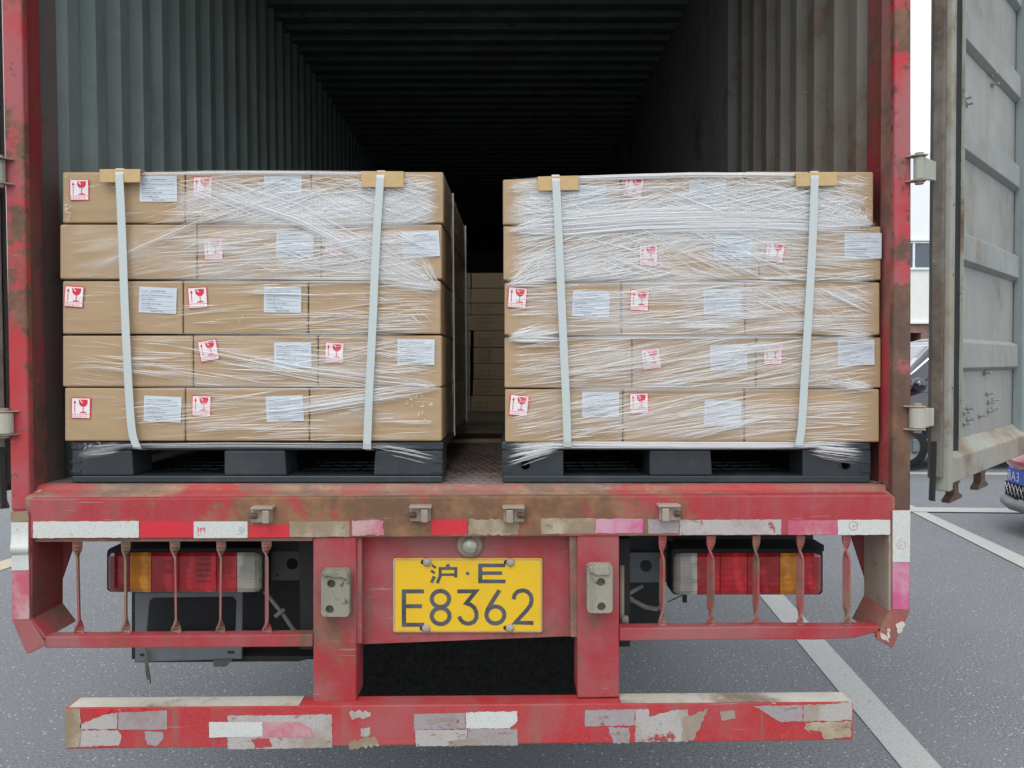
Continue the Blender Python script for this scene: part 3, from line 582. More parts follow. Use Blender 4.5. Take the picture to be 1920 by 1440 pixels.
# twisted bars
def bar(x0, x1, y0, y1, tw, w, thick=.005, zone=.19):
    mb = MB(); V = []; N = 28; jt = random.uniform(-.14, .14); w *= random.uniform(.92, 1.08)
    for k in range(N + 1):
        t = k / N; e = min(1, min(t, 1 - t) / zone); e = e * e * (3 - 2 * e); a = (tw + jt) * e; p = W(x0 + (x1 - x0) * t, y0 + (y1 - y0) * t, -.01)
        u = Vector((math.cos(a), math.sin(a), 0)) * w / 2; n_ = Vector((-math.sin(a), math.cos(a), 0)) * thick / 2
        V += [p + u + n_, p - u + n_, p - u - n_, p + u - n_]
    mb.add(V, [(4 * k + i, 4 * k + (i + 1) % 4, 4 * k + 4 + (i + 1) % 4, 4 * k + 4 + i) for k in range(N) for i in range(4)]); return mb.build('guard_bar', M['red_muddy'], tr)
for xa, xb_ in ((145, 149), (236, 236), (328, 330), (415, 413), (500, 500)): bar(xa, xb_, 1012, 1194, rad(112), .0245)
for xa, xb_, a in ((1242, 1241, 64), (1333, 1332, 52), (1418, 1417, 56), (1501, 1500, 50), (1587, 1588, 46)): bar(xa, xb_, 1004, 1182, rad(108 + a * .06), .0225, .006, .28)
# uprights, centre panel
MB().px([(587, 1008), (668, 1007), (668, 1316), (587, 1317)], YB + .004, .08).build('upright', M['red'], tr, .004)
MB().px([(1082, 1004), (1161, 1003), (1161, 1308), (1083, 1309)], YB + .004, .08).build('upright', M['red'], tr, .004)
YC = .02
MB().px([(660, 1000), (1088, 998), (1088, 1192), (672, 1208), (660, 1206)], YC, YC + .012).build('centre_panel', M['red'], tr)
MB().px([(1068, 1006), (1083, 1006), (1083, 1194), (1070, 1194)], YC - .035, YC).build('panel_edge', M['red_muddy'], tr)
MB().px([(668, 1008), (678, 1008), (678, 1206), (668, 1206)], YC - .035, YC).build('panel_edge', M['red_muddy'], tr)
# number plate
YN = YC - .006
npl = MB().px(rrect(737, 1047, 1017, 1186, 5), YN, YC - .001).build('number_plate', M['plate'], tr, .001)
L, R = strip2d(rrect(739, 1049, 1015, 1184, 5), 2.2, True); k = len(L); mb = MB()
mb.add([W(x, y, YN - .0012) for x, y in L + R], [(i, (i + 1) % k, (i + 1) % k + k, i + k) for i in range(k)]); mb.build('plate_rim', M['dusty_cap'], npl)
def zp(x, y): return (720 + x / 6., 1030 + y / 6.)
mb = MB(); Yk = YN - .0008
def poly(*pts): mb.add([W(*zp(*p), Yk) for p in pts], [tuple(range(len(pts)))])
def stroke(pts, w, closed=False, dy=0.):
    L, R = strip2d(pts, w, closed); k = len(L); mb.add([W(*zp(*p), Yk - dy) for p in L + R], [(i, (i + 1) % k, (i + 1) % k + k, i + k) for i in range(k if closed else k - 1)])
poly((545, 165), (592, 200), (570, 220), (536, 187)); poly((540, 226), (580, 260), (560, 280), (518, 248)); poly((550, 296), (586, 312), (546, 384), (518, 368))
poly((700, 172), (730, 160), (746, 199), (692, 199)); poly((650, 200), (825, 200), (825, 232), (650, 232)); poly((790, 233), (825, 233), (825, 316), (790, 316)); poly((650, 270), (789, 270), (789, 299), (650, 299))
poly((615, 200), (649, 200), (649, 302), (616, 386), (582, 374), (614, 298))
poly(*circ(940, 271, 20, 16))
poly((1060, 160), (1363, 160), (1363, 201), (1105, 201), (1105, 248), (1328, 248), (1328, 287), (1105, 287), (1105, 340), (1367, 340), (1367, 381), (1060, 381))
poly((200, 450), (450, 450), (450, 495), (248, 495), (248, 617), (425, 617), (425, 662), (248, 662), (248, 826), (452, 826), (452, 870), (200, 872))
stroke(circ(635, 558, 98, 36, 90), 46, True); stroke(circ(637, 750, 100, 36, 90), 46, True, .0004)
stroke([(825, 472), (1032, 472), (925, 606), (975, 622), (1018, 660), (1040, 715), (1040, 770), (1015, 812), (975, 832), (935, 836), (893, 822), (862, 792), (844, 755)], 45)
stroke(circ(1253, 738, 100, 36, 95), 46, True); stroke([(1298, 460), (1215, 590), (1160, 690)], 46, False, .0004)
stroke([(1458, 562), (1470, 510), (1505, 474), (1560, 460), (1612, 474), (1650, 515), (1662, 570), (1648, 628), (1605, 685), (1478, 824), (1680, 828)], 45)
mb.build('plate_characters', M['plate_ink'], npl)
for x, y in ((801, 1054), (957, 1054), (799, 1178), (956, 1177)):
    o_ = W(x, y, YN); MB().lathe(o_, (0, -1, 0), [(.0115, 0), (.0115, .004), (.009, .008), (.003, .0095), (0, .0096)], 16).build('bolt_cap', M['dusty_cap'], npl)
    MB().cyl(o_ + Vector((-.012, -.001, 0)), o_ + Vector((-.012, .0005, 0)), .006, 10).build('bolt_slot', M['rubber'], npl)
# plate lamp
o_ = W(881, 1020, YC)
pl_ = MB().lathe(o_, (0, -1, 0), [(.036, 0), (.036, .008), (.030, .016), (.022, .018)], 24).build('plate_lamp', M['mudmetal'], tr)
pl_.scale = (1, 1, 1); MB().lathe(o_, (0, -1, 0), [(.022, .014), (.021, .026), (.015, .034), (0, .037)], 20).build('lamp_glass', M['lens_clear'], pl_)
# rubber buffers on the uprights
def buffer_(x0, y0, x1, y1, h1, h2, cut):
    YU = YB + .004
    mb = MB().holed(rrect(x0, y0, x1, y1, 8), [circ(*h1, 8, 16), circ(*h2, 8, 16)], YU - .045, YU - .022)
    b_ = mb.build('rubber_buffer', M['buffer'], tr, .006, 3)
    MB().px(rrect(x0 + 1, y0 + 1, x1 - 1, y1 - 1, 8), YU - .0215, YU).build('buffer_base', M['buffer'], b_)
    MB().px(jag(cut, 2, 5), YU - .052, YU - .0452).build('buffer_crust', M['buffer'], b_, .003)
buffer_(602, 1068, 655, 1157, (621, 1095), (618, 1143), [(603, 1070), (648, 1070), (652, 1088), (640, 1083), (608, 1082)])
buffer_(1101, 1058, 1149, 1150, (1127, 1092), (1128, 1138), [(1104, 1062), (1140, 1060), (1144, 1078), (1122, 1080), (1106, 1074)])
# bumper
YM = -.055
bu = MB().px([(122, 1327), (1600, 1316), (1600, 1388), (122, 1405)], YM, YM + .062).build('bumper', M['bumper'], tr, .003)
za = W(122, 1327, YM); zb_ = W(1600, 1316, YM)
def top_strip(x0, x1, m):
    f0 = lambda x: za.lerp(zb_, (x - za.x) / (zb_.x - za.x)); a, c = f0(x0), f0(x1)
    MB().ext([a + Vector((0, .001, .0006)), c + Vector((0, .001, .0006)), c + Vector((0, .060, .0006)), a + Vector((0, .060, .0006))], (0, 0, .0012)).build('top_tape', M[m], bu)
top_strip(za.x + .01, W(560, 1322, YM).x, 'white_worn'); top_strip(W(1165, 1318, YM).x, zb_.x - .004, 'white_worn')
def bt(pts, m, tear=1.2, k=0): return MB().px(jag(pts, tear, 5) if tear else pts, YM - .0012 - .0012 * k, YM - .0004 - .0012 * k).build('reflective_tape', M[m], bu)
bt([(123, 1330), (149, 1328), (152, 1352), (150, 1400), (123, 1402)], 'tape_tan'); bt([(150, 1358), (190, 1342), (220, 1336), (220, 1366), (152, 1368)], 'tape_grey'); bt([(222, 1336), (313, 1332), (313, 1368), (222, 1368)], 'tape_lilac', .5)
bt([(152, 1370), (220, 1369), (228, 1380), (222, 1398), (150, 1400)], 'tape_grey', 1.5); bt([(270, 1372), (305, 1372), (306, 1385), (292, 1400), (276, 1396)], 'tape_lilac', 1.5)
bt([(178, 1330), (208, 1329), (206, 1335), (186, 1341)], 'tape_red', 1.5, 1); bt([(241, 1328), (272, 1327), (266, 1334), (250, 1334)], 'tape_red', 1.5, 1)
bt([(427, 1342), (622, 1340), (623, 1402), (427, 1405)], 'tape_grey', .8); bt([(392, 1354), (492, 1354), (492, 1381), (392, 1383)], 'tape_white', .5, 1); bt([(493, 1354), (560, 1354), (583, 1366), (587, 1383), (493, 1382)], 'tape_pink', .6, 1)
bt([(470, 1386), (505, 1384), (510, 1400), (478, 1403)], 'bumper', 2.5, 1)
bt([(776, 1339), (873, 1337), (873, 1366), (776, 1368)], 'tape_lilac', .6); bt([(874, 1336), (970, 1334), (970, 1352), (955, 1366), (874, 1366)], 'tape_white', 1.2); bt([(778, 1369), (876, 1368), (876, 1398), (780, 1400)], 'tape_grey', 1); bt([(877, 1367), (970, 1367), (971, 1398), (877, 1398)], 'tape_lilac', 1)
bt([(800, 1350), (845, 1345), (852, 1350), (800, 1358)], 'mudmetal', 1.6, 1); bt([(840, 1390), (880, 1384), (905, 1390), (900, 1398), (842, 1400)], 'mudmetal', 1.8, 1)
bt([(1097, 1332), (1190, 1330), (1190, 1360), (1097, 1362)], 'tape_lilac', .8); bt([(1191, 1330), (1216, 1330), (1218, 1345), (1260, 1332), (1290, 1330), (1290, 1390), (1191, 1392)], 'tape_grey', 1.2); bt([(1140, 1364), (1180, 1364), (1180, 1394), (1150, 1394)], 'tape_lilac', 2)
bt([(1412, 1324), (1505, 1322), (1505, 1352), (1465, 1354), (1450, 1346), (1425, 1330)], 'tape_lilac', 1); bt([(1506, 1322), (1572, 1320), (1598, 1314), (1598, 1350), (1506, 1353)], 'tape_grey', 1.2); bt([(1510, 1355), (1597, 1352), (1595, 1382), (1545, 1386), (1540, 1372), (1512, 1366)], 'tape_tan', 1.5)
bt([(655, 1335), (700, 1333), (690, 1345), (660, 1350)], 'tape_grey', 3); bt([(676, 1366), (695, 1364), (692, 1380), (676, 1380)], 'tape_grey', 2); bt([(655, 1392), (700, 1380), (712, 1398), (655, 1405)], 'tape_tan', 3)
bt([(1280, 1345), (1328, 1330), (1300, 1388), (1280, 1390)], 'mudmetal', 2, 1); bt([(1350, 1334), (1378, 1333), (1380, 1348), (1352, 1350)], 'mudmetal', 2)

# tail lamps
YLA = .16
def lamp(x0, x1, y0, y1, segs, flip, label):
    W_ = x1 - x0
    def X(t): return x0 + W_ * t if not flip else x1 - W_ * t
    hs_ = MB().px(rrect(x0 - 1, y0 - 8, x1 + 1, y1 + 1, 9), YLA + .022, YLA + .10).build('tail_lamp', M['rubber'], tr, .006)
    hs_['label'] = label
    for t0, t1, m, bow in segs:
        a, b_ = sorted((X(t0), X(t1))); mb = MB(); n = 6; V = []
        for i in range(n + 1):
            x = a + .4 + (b_ - a - .8) * i / n; u = (x - (x0 + x1) / 2) / (W_ / 2); e = max(0, abs(u) - .86) / .14
            Yf = YLA + .03 * e * e; ins = 5 * e * e
            V += [W(x, y0 + ins, Yf + .008), W(x, y0 + 7, Yf), W(x, y1 - 7, Yf), W(x, y1 - ins, Yf + .010), W(x, y1 - ins, YLA + .03), W(x, y0 + ins, YLA + .03)]
        F = [(6 * i + j, 6 * i + (j + 1) % 6, 6 * i + 6 + (j + 1) % 6, 6 * i + 6 + j) for i in range(n) for j in range(6)] + [tuple(range(6)), tuple(range(6 * n + 5, 6 * n - 1, -1))]
        mb.add(V, F, 0, False); mb.build('lens', M[m], hs_)
    return hs_
hl = lamp(200, 494, 1036, 1110, [(0, .145, 'lens_maroon', 0), (.146, .285, 'lens_amber', 0), (.286, .46, 'lens_red', 0), (.461, .70, 'lens_redbright', 0), (.701, .83, 'lens_red', 0), (.831, 1, 'lens_clear', 0)], False, 'left-hand tail lamp with slatted red middle')
mb = MB()
for k in range(5): mb.rect(368, 1046 + k * 10.5, 394, 1050 + k * 10.5, YLA - .003, YLA + .004)
mb.build('lens_slat', M['lens_maroon'], hl)
hr = lamp(1260, 1543, 1037, 1115, [(0, .17, 'lens_redbright', 0), (.171, .285, 'lens_amber', 0), (.286, .50, 'lens_red', 0), (.501, .68, 'lens_redbright', 0), (.681, .83, 'lens_red', 0), (.831, 1, 'lens_clear', 0)], True, 'right-hand tail lamp with plain red middle')
mb = MB(); MB().rect(1281, 1112, 1288, 1130, YLA + .05, YLA + .06).build('lamp_stud', M['black'], hr)
MB().tube([W(1283, 1112, YLA + .05), W(1276, 1118, YLA + .05), W(1262, 1124, YLA + .06), W(1252, 1129, YLA + .06)], .0018, 6).build('wire', M['black'], hr)
for x, y in ((233, 1063), (315, 1066), (420, 1066)):
    pass
# lamp carriers and mudguard behind the rails
YK = .30
MB().holed([(440, 1012), (590, 1012), (590, 1088), (500, 1088), (440, 1112)], [circ(548, 1057, 11, 16), circ(520, 1079, 2.5, 8)], YK, YK + .006).build('lamp_carrier', M['chassis'], tr)
MB().rect(250, 1004, 590, 1034, YK - .01, YK + .25).build('cross_member', M['black'], tr)
MB().holed([(1160, 1036), (1250, 1036), (1250, 1092), (1160, 1092)], [circ(1211, 1061, 11, 16)], YK, YK + .006).build('lamp_carrier', M['mudguard'], tr)
MB().rect(1150, 1000, 1263, 1030, YK - .01, YK + .25).build('cross_member', M['black'], tr)
MB().rect(1240, 1022, 1545, 1034, YK - .06, YK + .02).build('lamp_shelf', M['black'], tr)
gd = MB().holed([(253, 1112), (455, 1108), (453, 1236), (253, 1242)], [[(274, 1196), (280, 1128), (288, 1121), (436, 1119), (443, 1126), (441, 1194)]], YK, YK + .012).build('mudguard', M['mudguard'], tr, .003)
MB().rect(247, 1106, 588, 1236, YK + .14, YK + .16).build('mudguard_back', M['black'], gd)
MB().px([(252, 1236), (455, 1230), (588, 1230), (578, 1236), (560, 1240), (253, 1242)], YK + .02, YK + .14).build('mudguard_base', M['black'], gd)
for x, y in ((269, 1228), (433, 1223)): MB().px(rrect(x - 7, y - 2.5, x + 7, y + 2.5, 2), YK - .0006, YK + .0005).build('slot', M['black'], gd)
MB().rect(440, 1030, 592, 1106, YK + .14, YK + .15).build('mudguard_back', M['black'], gd)  # black plate behind the carrier hole, so that the hole looks dark
MB().px([(400, 1238), (436, 1236), (424, 1250), (400, 1250)], YK - .01, YK + .1).build('guard_foot', M['chassis'], gd)
MB().tube([W(496, 1108, YK - .03), W(515, 1132, YK - .03), W(533, 1154, YK - .03), W(543, 1170, YK - .02), W(552, 1182, YK), W(566, 1196, YK)], .0062, 8).build('cable', M['cable'], tr)
MB().tube([W(516, 1156, YK - .04), W(534, 1142, YK - .04)], .0065, 8).build('cable_tie', M['cable'], tr)
MB().tube([W(1160, 1120, YK), W(1172, 1110, YK - .02), W(1180, 1112, YK - .02), W(1204, 1098, YK)], .0075, 8).tube([W(1172, 1114, YK - .02), W(1186, 1126, YK - .02), W(1210, 1138, YK), W(1230, 1142, YK), W(1240, 1134, YK + .03)], .0075, 8).build('cable', M['cable'], tr)
MB().tube([W(1166, 1060, .1), W(1166, 1156, .1), W(1167, 1180, .1)], .007, 8).lathe(W(1172, 1162, .09), (1, 0, 0), [(0, -.012), (.012, -.01), (.012, .008), (0, .011)], 12).build('air_pipe', M['mudmetal'], tr)
mb = MB()
for k in range(6):
    a = random.uniform(-1, 1); mb.tube([W(274 + a, 1216, YK - .012), W(274 + a * 2.5, 1235, YK - .014 - .002 * k), W(276 + a * 3, 1252, YK - .014), W(279 + a * 4, 1266 + k * 3, YK - .012)], .0022, 5)
mb.build('frayed_cord', M['rope'], tr)
# chassis, axles and wheels
mb = MB()
for sx in (-1, 1): mb.box((sx * .42 - .05, .10, .86), (sx * .42 + .05, 11.5, 1.17))
for y in (.5, 1.4, 2.3, 3.2, 4.1, 5.4, 7, 9): mb.box((-1.15, y, 1.02), (1.15, y + .09, 1.17))
mb.build('chassis', M['black'], tr)
MB().box((-.78, 1.2, .53), (.78, 3.0, .84)).build('spare_wheel_tray', M['black'], tr, .02)
for y in (3.55, 4.86):
    MB().cyl((-1.1, y, .52), (1.1, y, .52), .07).build('axle', M['black'], tr)
    for sx in (-1, 1):
        for xi in (1.0, .66):
            w_ = MB().lathe((sx * xi, y, .52), (sx, 0, 0), [(.30, -.13), (.44, -.14), (.505, -.11), (.52, -.06), (.52, .06), (.505, .11), (.44, .14), (.30, .13)], 36).build('wheel', M['tyre'], tr)
            MB().lathe((sx * xi, y, .52), (sx, 0, 0), [(.30, .12), (.26, .02), (.10, .0), (.09, .05), (.001, .06)], 24).build('rim', M['rim'], w_)
MB().px([(655, 1180), (1095, 1180), (1095, 1350), (655, 1352)], .36, .366).build('underside_shadow_panel', M['shadow_black'], tr)  # near-black sheet modelled for the deep shadow below the number plate

# ------------------------------------------------------------------ cargo on the two pallets
LABEL = ['{look} brown carton, {col} of the {lay} layer on the pallet {pal}']
LAY = ['bottom', 'second', 'third', 'fourth', 'top']
def pal_word(k): return 'without keyholes' if k == 0 else 'with keyholes'
def in_plane(mb, o_, ang, quads, Yoff, mi):
    c, sn = math.cos(ang), math.sin(ang)
    for pts in quads: mb.add([(o_.x + x * c - z * sn, o_.y - Yoff, o_.z + x * sn + z * c) for x, z in pts], [tuple(range(len(pts)))], mi)
def text_plane(mb, o_, ang, s_, size, x, z, Yoff, mi):
    c, sn = math.cos(ang), math.sin(ang); v, f = text_geo(s_, size)
    mb.add([(o_.x + (x + a) * c - (z + b_) * sn, o_.y - Yoff, o_.z + (x + a) * sn + (z + b_) * c) for a, b_ in v], f, mi)
def rq(x0, z0, x1, z1): return [(x0, z0), (x1, z0), (x1, z1), (x0, z1)]
def fragile(px_, py_, ang, Y, parent):
    o_ = W(px_, py_, Y); a = rad(ang); mb = MB(); h = .0268
    in_plane(mb, o_, a, [rq(-h, -.029, h, .029)], .0008, 0)
    in_plane(mb, o_, a, [rq(-.0243, -.0165, .0243, .0265), rq(-.0243, -.027, .0243, -.0178)], .0012, 1)
    glass = [(-.006, .0235), (.0185, .0235), (.0185, .018)] + [(.0065 + .012 * math.cos(t), .016 - .0125 * math.sin(t)) for t in [i * PI / 8 for i in range(0, 9)]] + [(-.0055, .018)]
    crack = [(-.004, .0225), (.0005, .0215), (.0028, .0165), (.0055, .0185), (.0045, .0135), (.001, .016)]
    in_plane(mb, o_, a, [glass, rq(.0055, -.010, .0078, .004), [(-.003, -.0138), (.0165, -.0138), (.0165, -.0118), (.0095, -.0098), (.004, -.0098), (-.003, -.0118)], rq(-.0175, -.013, -.0155, .014), [(-.0205, .013), (-.0125, .013), (-.0165, .0215)]], .0016, 0)
    in_plane(mb, o_, a, [crack], .0019, 1)
    text_plane(mb, o_, a, 'F R A G I L E', .0072, -.0222, -.0250, .0016, 0)
    return mb.build('fragile_sticker', [M['red_ink'], M['stickerwhite']], parent)
ROWS = [('P name', 'OPHTHENTABN'), ('Item NO', 'Autonics shutter tee gas lte'), ('QUANTITY', '10 Pc'), ('NO.KEEP', '18 JAN 2020'), ('TO WHOM:', 'Australia')]
def address(px_, py_, ang, Y, parent):
    o_ = W(px_, py_, Y); a = rad(ang); mb = MB(); hw, hh = .0515, .0355
    in_plane(mb, o_, a, [rq(-hw, -hh, hw, hh)], .0008, 0)
    for k, (l, r) in enumerate(ROWS):
        z = hh - .0125 - k * .0118
        text_plane(mb, o_, a, l, .0056, -hw + .007, z, .0012, 1); text_plane(mb, o_, a, r, .0056, -hw + .032, z, .0012, 1)
        in_plane(mb, o_, a, [rq(-hw + .005, z - .0036, hw - .006, z - .0029)], .0012, 2)
    text_plane(mb, o_, a, 'Made in China', .0062, -.018, -hh + .003, .0012, 1)
    in_plane(mb, o_, a, [rq(-hw + .029, -hh + .010, -hw + .0297, hh - .006)], .0011, 2)
    return mb.build('address_label', [M['paper'], M['dark_ink'], M['grey_ink']], parent)
def carton_mesh(mb, x0, y0, x1, y1, Y, dep, dx, skew=None):
    """slightly bulged carton: front face as a 5x5 grid"""
    n = 5; V = []; sk = skew or (0, 0)
    for j in range(n):
        for i in range(n):
            u, v = i / (n - 1), j / (n - 1); bul = .0035 * math.sin(PI * u) * math.sin(PI * v) * random.uniform(.3, 1.7)
            p = W(x0 + (x1 - x0) * u, y0 + (sk[0] + (sk[1] - sk[0]) * u) * (1 - v) + (y1 - y0) * v, Y - bul + .0); V.append(p)
    for j in (0, n - 1):
        for i in (0, n - 1): p = V[j * n + i].copy(); p.y = Y + dep; p.x += dx; V.append(p)
    F = [(j * n + i, j * n + i + 1, j * n + n + i + 1, j * n + n + i) for j in range(n - 1) for i in range(n - 1)]
    b = n * n; F += [tuple([b, b + 1] + [i for i in range(n - 1, -1, -1)]), tuple([b + 2] + [(n - 1) * n + i for i in range(n)] + [b + 3]), tuple([b, b + 2] + [j * n for j in range(n - 1, -1, -1)][0:0]) or (b, 0, n * (n - 1), b + 2)]
    F = F[:-1]
    F.append(tuple([b] + [j * n for j in range(n)] + [b + 2])); F.append(tuple([b + 1, b + 3] + [j * n + n - 1 for j in range(n - 1, -1, -1)])); F.append((b, b + 2, b + 3, b + 1))
    mb.add(V, F); return mb
YS = [(727, 827), (629, 725), (527, 626), (421, 523), (322, 418)]        # bottom to top
CART = [
 [[(121, 346), (348, 579), (581, 828)], [(117, 361), (363, 595), (597, 828)], [(117, 342), (344, 577), (579, 826)], [(112, 368), (370, 601), (603, 828)], [(117, 346), (348, 582), (584, 831)]],
 [[(947, 1167), (1169, 1395), (1397, 1649)], [(946, 1184), (1186, 1417), (1419, 1652)], [(946, 1164), (1166, 1396), (1398, 1650)], [(944, 1185), (1187, 1422), (1424, 1652)], [(943, 1163), (1165, 1397), (1399, 1638)]]]
FRAG = {(0, 4, 0): (149, 356, 0), (0, 4, 1): (380, 351, -3), (0, 3, 1): (400, 467, 2), (0, 3, 2): (627, 458, -6), (0, 2, 0): (139, 556, -5), (0, 2, 1): (371, 558, 3), (0, 1, 1): (391, 657, 10), (0, 1, 2): (627, 661, -3), (0, 0, 0): (152, 765, -2), (0, 0, 1): (378, 761, -2),
 (1, 4, 1): (1188, 351, -10), (1, 3, 1): (1216, 479, 1), (1, 3, 2): (1453, 472, -8), (1, 2, 0): (970, 558, -5), (1, 2, 1): (1199, 563, -4), (1, 1, 1): (1221, 673, 8), (1, 1, 2): (1449, 664, 0), (1, 0, 0): (973, 760, -6), (1, 0, 1): (1198, 756, 1)}
ADDR = {(0, 4, 0): (297, 354, 0), (0, 4, 1): (531, 354, 0), (0, 3, 1): (553, 458, -1), (0, 3, 2): (789, 458, 3), (0, 2, 0): (296, 563, -3), (0, 2, 1): (530, 562, -1), (0, 1, 1): (549, 666, 0), (0, 1, 2): (780, 660, -1), (0, 0, 0): (305, 767, -3), (0, 0, 1): (534, 766, 2),
 (1, 4, 0): (1102, 372, 0), (1, 4, 1): (1327, 361, 0), (1, 3, 1): (1374, 465, -3), (1, 3, 2): (1618, 461, 0), (1, 2, 0): (1108, 570, -3), (1, 2, 1): (1354, 566, 0), (1, 1, 1): (1366, 670, 1), (1, 1, 2): (1605, 661, 1), (1, 0, 0): (1126, 758, 0), (1, 0, 1): (1355, 775, -2)}
COLW = [['by the container wall', 'in the middle', 'by the gap'], ['by the gap', 'in the middle', 'by the container wall']]
DXP = (.018, .006); BOXY = YP - .008
layY = {}
for k in range(2):
    for j in range(5):
        layY[k, j] = BOXY + random.uniform(-.004, .004)
        for i, (x0, x1) in enumerate(CART[k][j]):
            Y = layY[k, j] + random.uniform(-.002, .002)
            y0, y1 = YS[j]; sk = None; wob = random.uniform(-1, 1)
            if k == 1: y0 += 3; y1 += 2
            if k == 1 and j == 4: sk = [(12, 5), (2, -3), (-4, -3)][i]; y1 += 1
            o_ = carton_mesh(MB(), x0, y0 + wob * .5, x1, y1, Y, .5, DXP[k] * .5, sk).build('carton', M['carton'], None, .0045, 3)
            fr_a, ad = FRAG.get((k, j, i)), ADDR.get((k, j, i))
            look = 'stickered and labelled carton' if fr_a and ad else ('labelled carton without a sticker' if ad else 'plain carton without labels')
            org = W((x0 + x1) / 2, y1, Y + .25); 
            o_.data.transform(Matrix.Translation(-org)); o_.location = org
            tag(o_, f'{look} {COLW[k][i]}, {LAY[j]} layer, pallet {pal_word(k)}', 'carton', 'cartons stacked on the pallet ' + pal_word(k))
            if fr_a: fragile(*fr_a, Y - .0036, o_)
            if ad: address(*ad, Y - .0036, o_)
            if (k == 0 and i == 2) or (k == 1 and i == 0):      # the carton behind it, whose flank shows in the gap
                r_ = carton_mesh(MB(), x0, y0, x1, y1, Y, .5, DXP[k] * .5).build('carton', M['carton'], None, .004, 2)
                r_.data.transform(Matrix.Translation(-org)); r_.location = org + Vector((DXP[k] * .5, .512, 0))
                tag(r_, f'carton behind the front row at the gap, {LAY[j]} layer, pallet {pal_word(k)}', 'carton', 'second row cartons on the pallet ' + pal_word(k))

# pallets
def pallet(k, x0, x1, blocks, key):
    loc = W((x0 + x1) / 2, 905, YP + .5)
    p = thing('plastic_pallet', loc, 'black plastic pallet ' + ('with keyhole openings in its corner blocks' if key else 'with plain solid corner blocks'), 'pallet', 'black plastic pallets')
    D = .98; dx = DXP[k]
    MB().px(rrect(x0 - 2, 828, x1 + 1, 844, 4), YP, YP + D, 0, dx).build('deck', M['pallet'], p, .004)
    for bi, (a, b_) in enumerate(blocks):
        for r in range(3):
            Y0 = YP + .002 + r * .43
            if key and r == 0 and bi != 1:
                kx = 985 if bi == 0 else 1586; c = [(kx + 9 * math.sin(t), 872 - 9 * math.cos(t)) for t in [.35 + i * (2 * PI - .7) / 18 for i in range(19)]] + [(kx - 3, 846), (kx + 3, 846)]
                o_ = MB().holed([(a, 844.3), (b_, 844.3), (b_, 892), (a, 892)], [c], Y0, Y0 + .014).rect(a, 844.3, a + 6, 892, Y0 + .0142, Y0 + .12).rect(b_ - 6, 844.3, b_, 892, Y0 + .0142, Y0 + .12).build('block', M['pallet'], p)
                L, R = strip2d(circ(kx, 872, 10, 22), 2.2, True); n = len(L); mb = MB(); V = [W(x, y, Y0 - .0025) for x, y in L] + [W(x, y, Y0 - .0025) for x, y in R]
                mb.add(V, [(i, (i + 1) % n, (i + 1) % n + n, i + n) for i in range(n)]); mb.build('keyhole_rim', M['pallet'], o_)
            else:
                cut = 10 if bi == 0 else 0; cut2 = 10 if bi == 2 else 0
                pts = [(a, 844.3), (b_ - (0 if bi == 2 else 3), 844.3), (b_, 892), (a, 892)] if bi < 2 else [(a + 3, 844.3), (b_, 844.3), (b_, 892), (a, 892)]
                MB().px(pts, Y0, Y0 + .12, 0, dx * .12).build('block', M['pallet'], p, .005, 3)
    for r in range(3): MB().px(rrect(x0, 892.3, x1, 905, 3), YP + r * .43, YP + r * .43 + .125, 0, dx * .12).build('runner', M['pallet'], p, .003)
    for a, b_ in ((x0, x0 + 75), (x1 - 75, x1), ((x0 + x1) / 2 - 35, (x0 + x1) / 2 + 35)): MB().px([(a, 893), (b_, 893), (b_, 904), (a, 904)], YP + .1255, YP + .4295, 0, 0).build('runner', M['pallet'], p)
    # small drain holes and grid bars seen through the fork openings
    mb = MB()
    for a, b_ in ((blocks[0][1], blocks[1][0]), (blocks[1][1], blocks[2][0])):
        for i in range(4):
            x = a + (b_ - a) * (.14 + .25 * i); c = W(x, 892.3, YP); mb.cyl((c.x, YP + .055, c.z + .0002), (c.x, YP + .055, c.z + .0008), .0075, 10)
    mb.build('drain_hole', M['black'], p)
    mb = MB()
    for a, b_ in ((blocks[0][1], blocks[1][0]), (blocks[1][1], blocks[2][0])):
        for i in range(5):
            x = a + (b_ - a) * (.1 + .2 * i); c = W(x, 899, YP); mb.box((c.x - .002, YP + .126, c.z), (c.x + .002, YP + .42, c.z + .005))
        for y in (.20, .28, .36): c0, c1 = W(a, 899, YP), W(b_, 899, YP); mb.box((c0.x, YP + y, c0.z), (c1.x, YP + y + .006, c0.z + .0045))
    mb.build('grid', M['pallet'], p)
    for xa, xb in ((x0 - 1.5, x0 + 17), (x1 - 19, x1 + 1)):
        for y in (866, 884): MB().px(rrect(xa, y - 1.6, xb, y + 1.6, 1.4), YP - .003, YP + .004).build('corner_rib', M['pallet'], p)
    return p
pallet(0, 134, 830, [(134, 250), (420, 537), (700, 830)], False)
pallet(1, 942, 1632, [(942, 1056), (1218, 1336), (1505, 1632)], True)

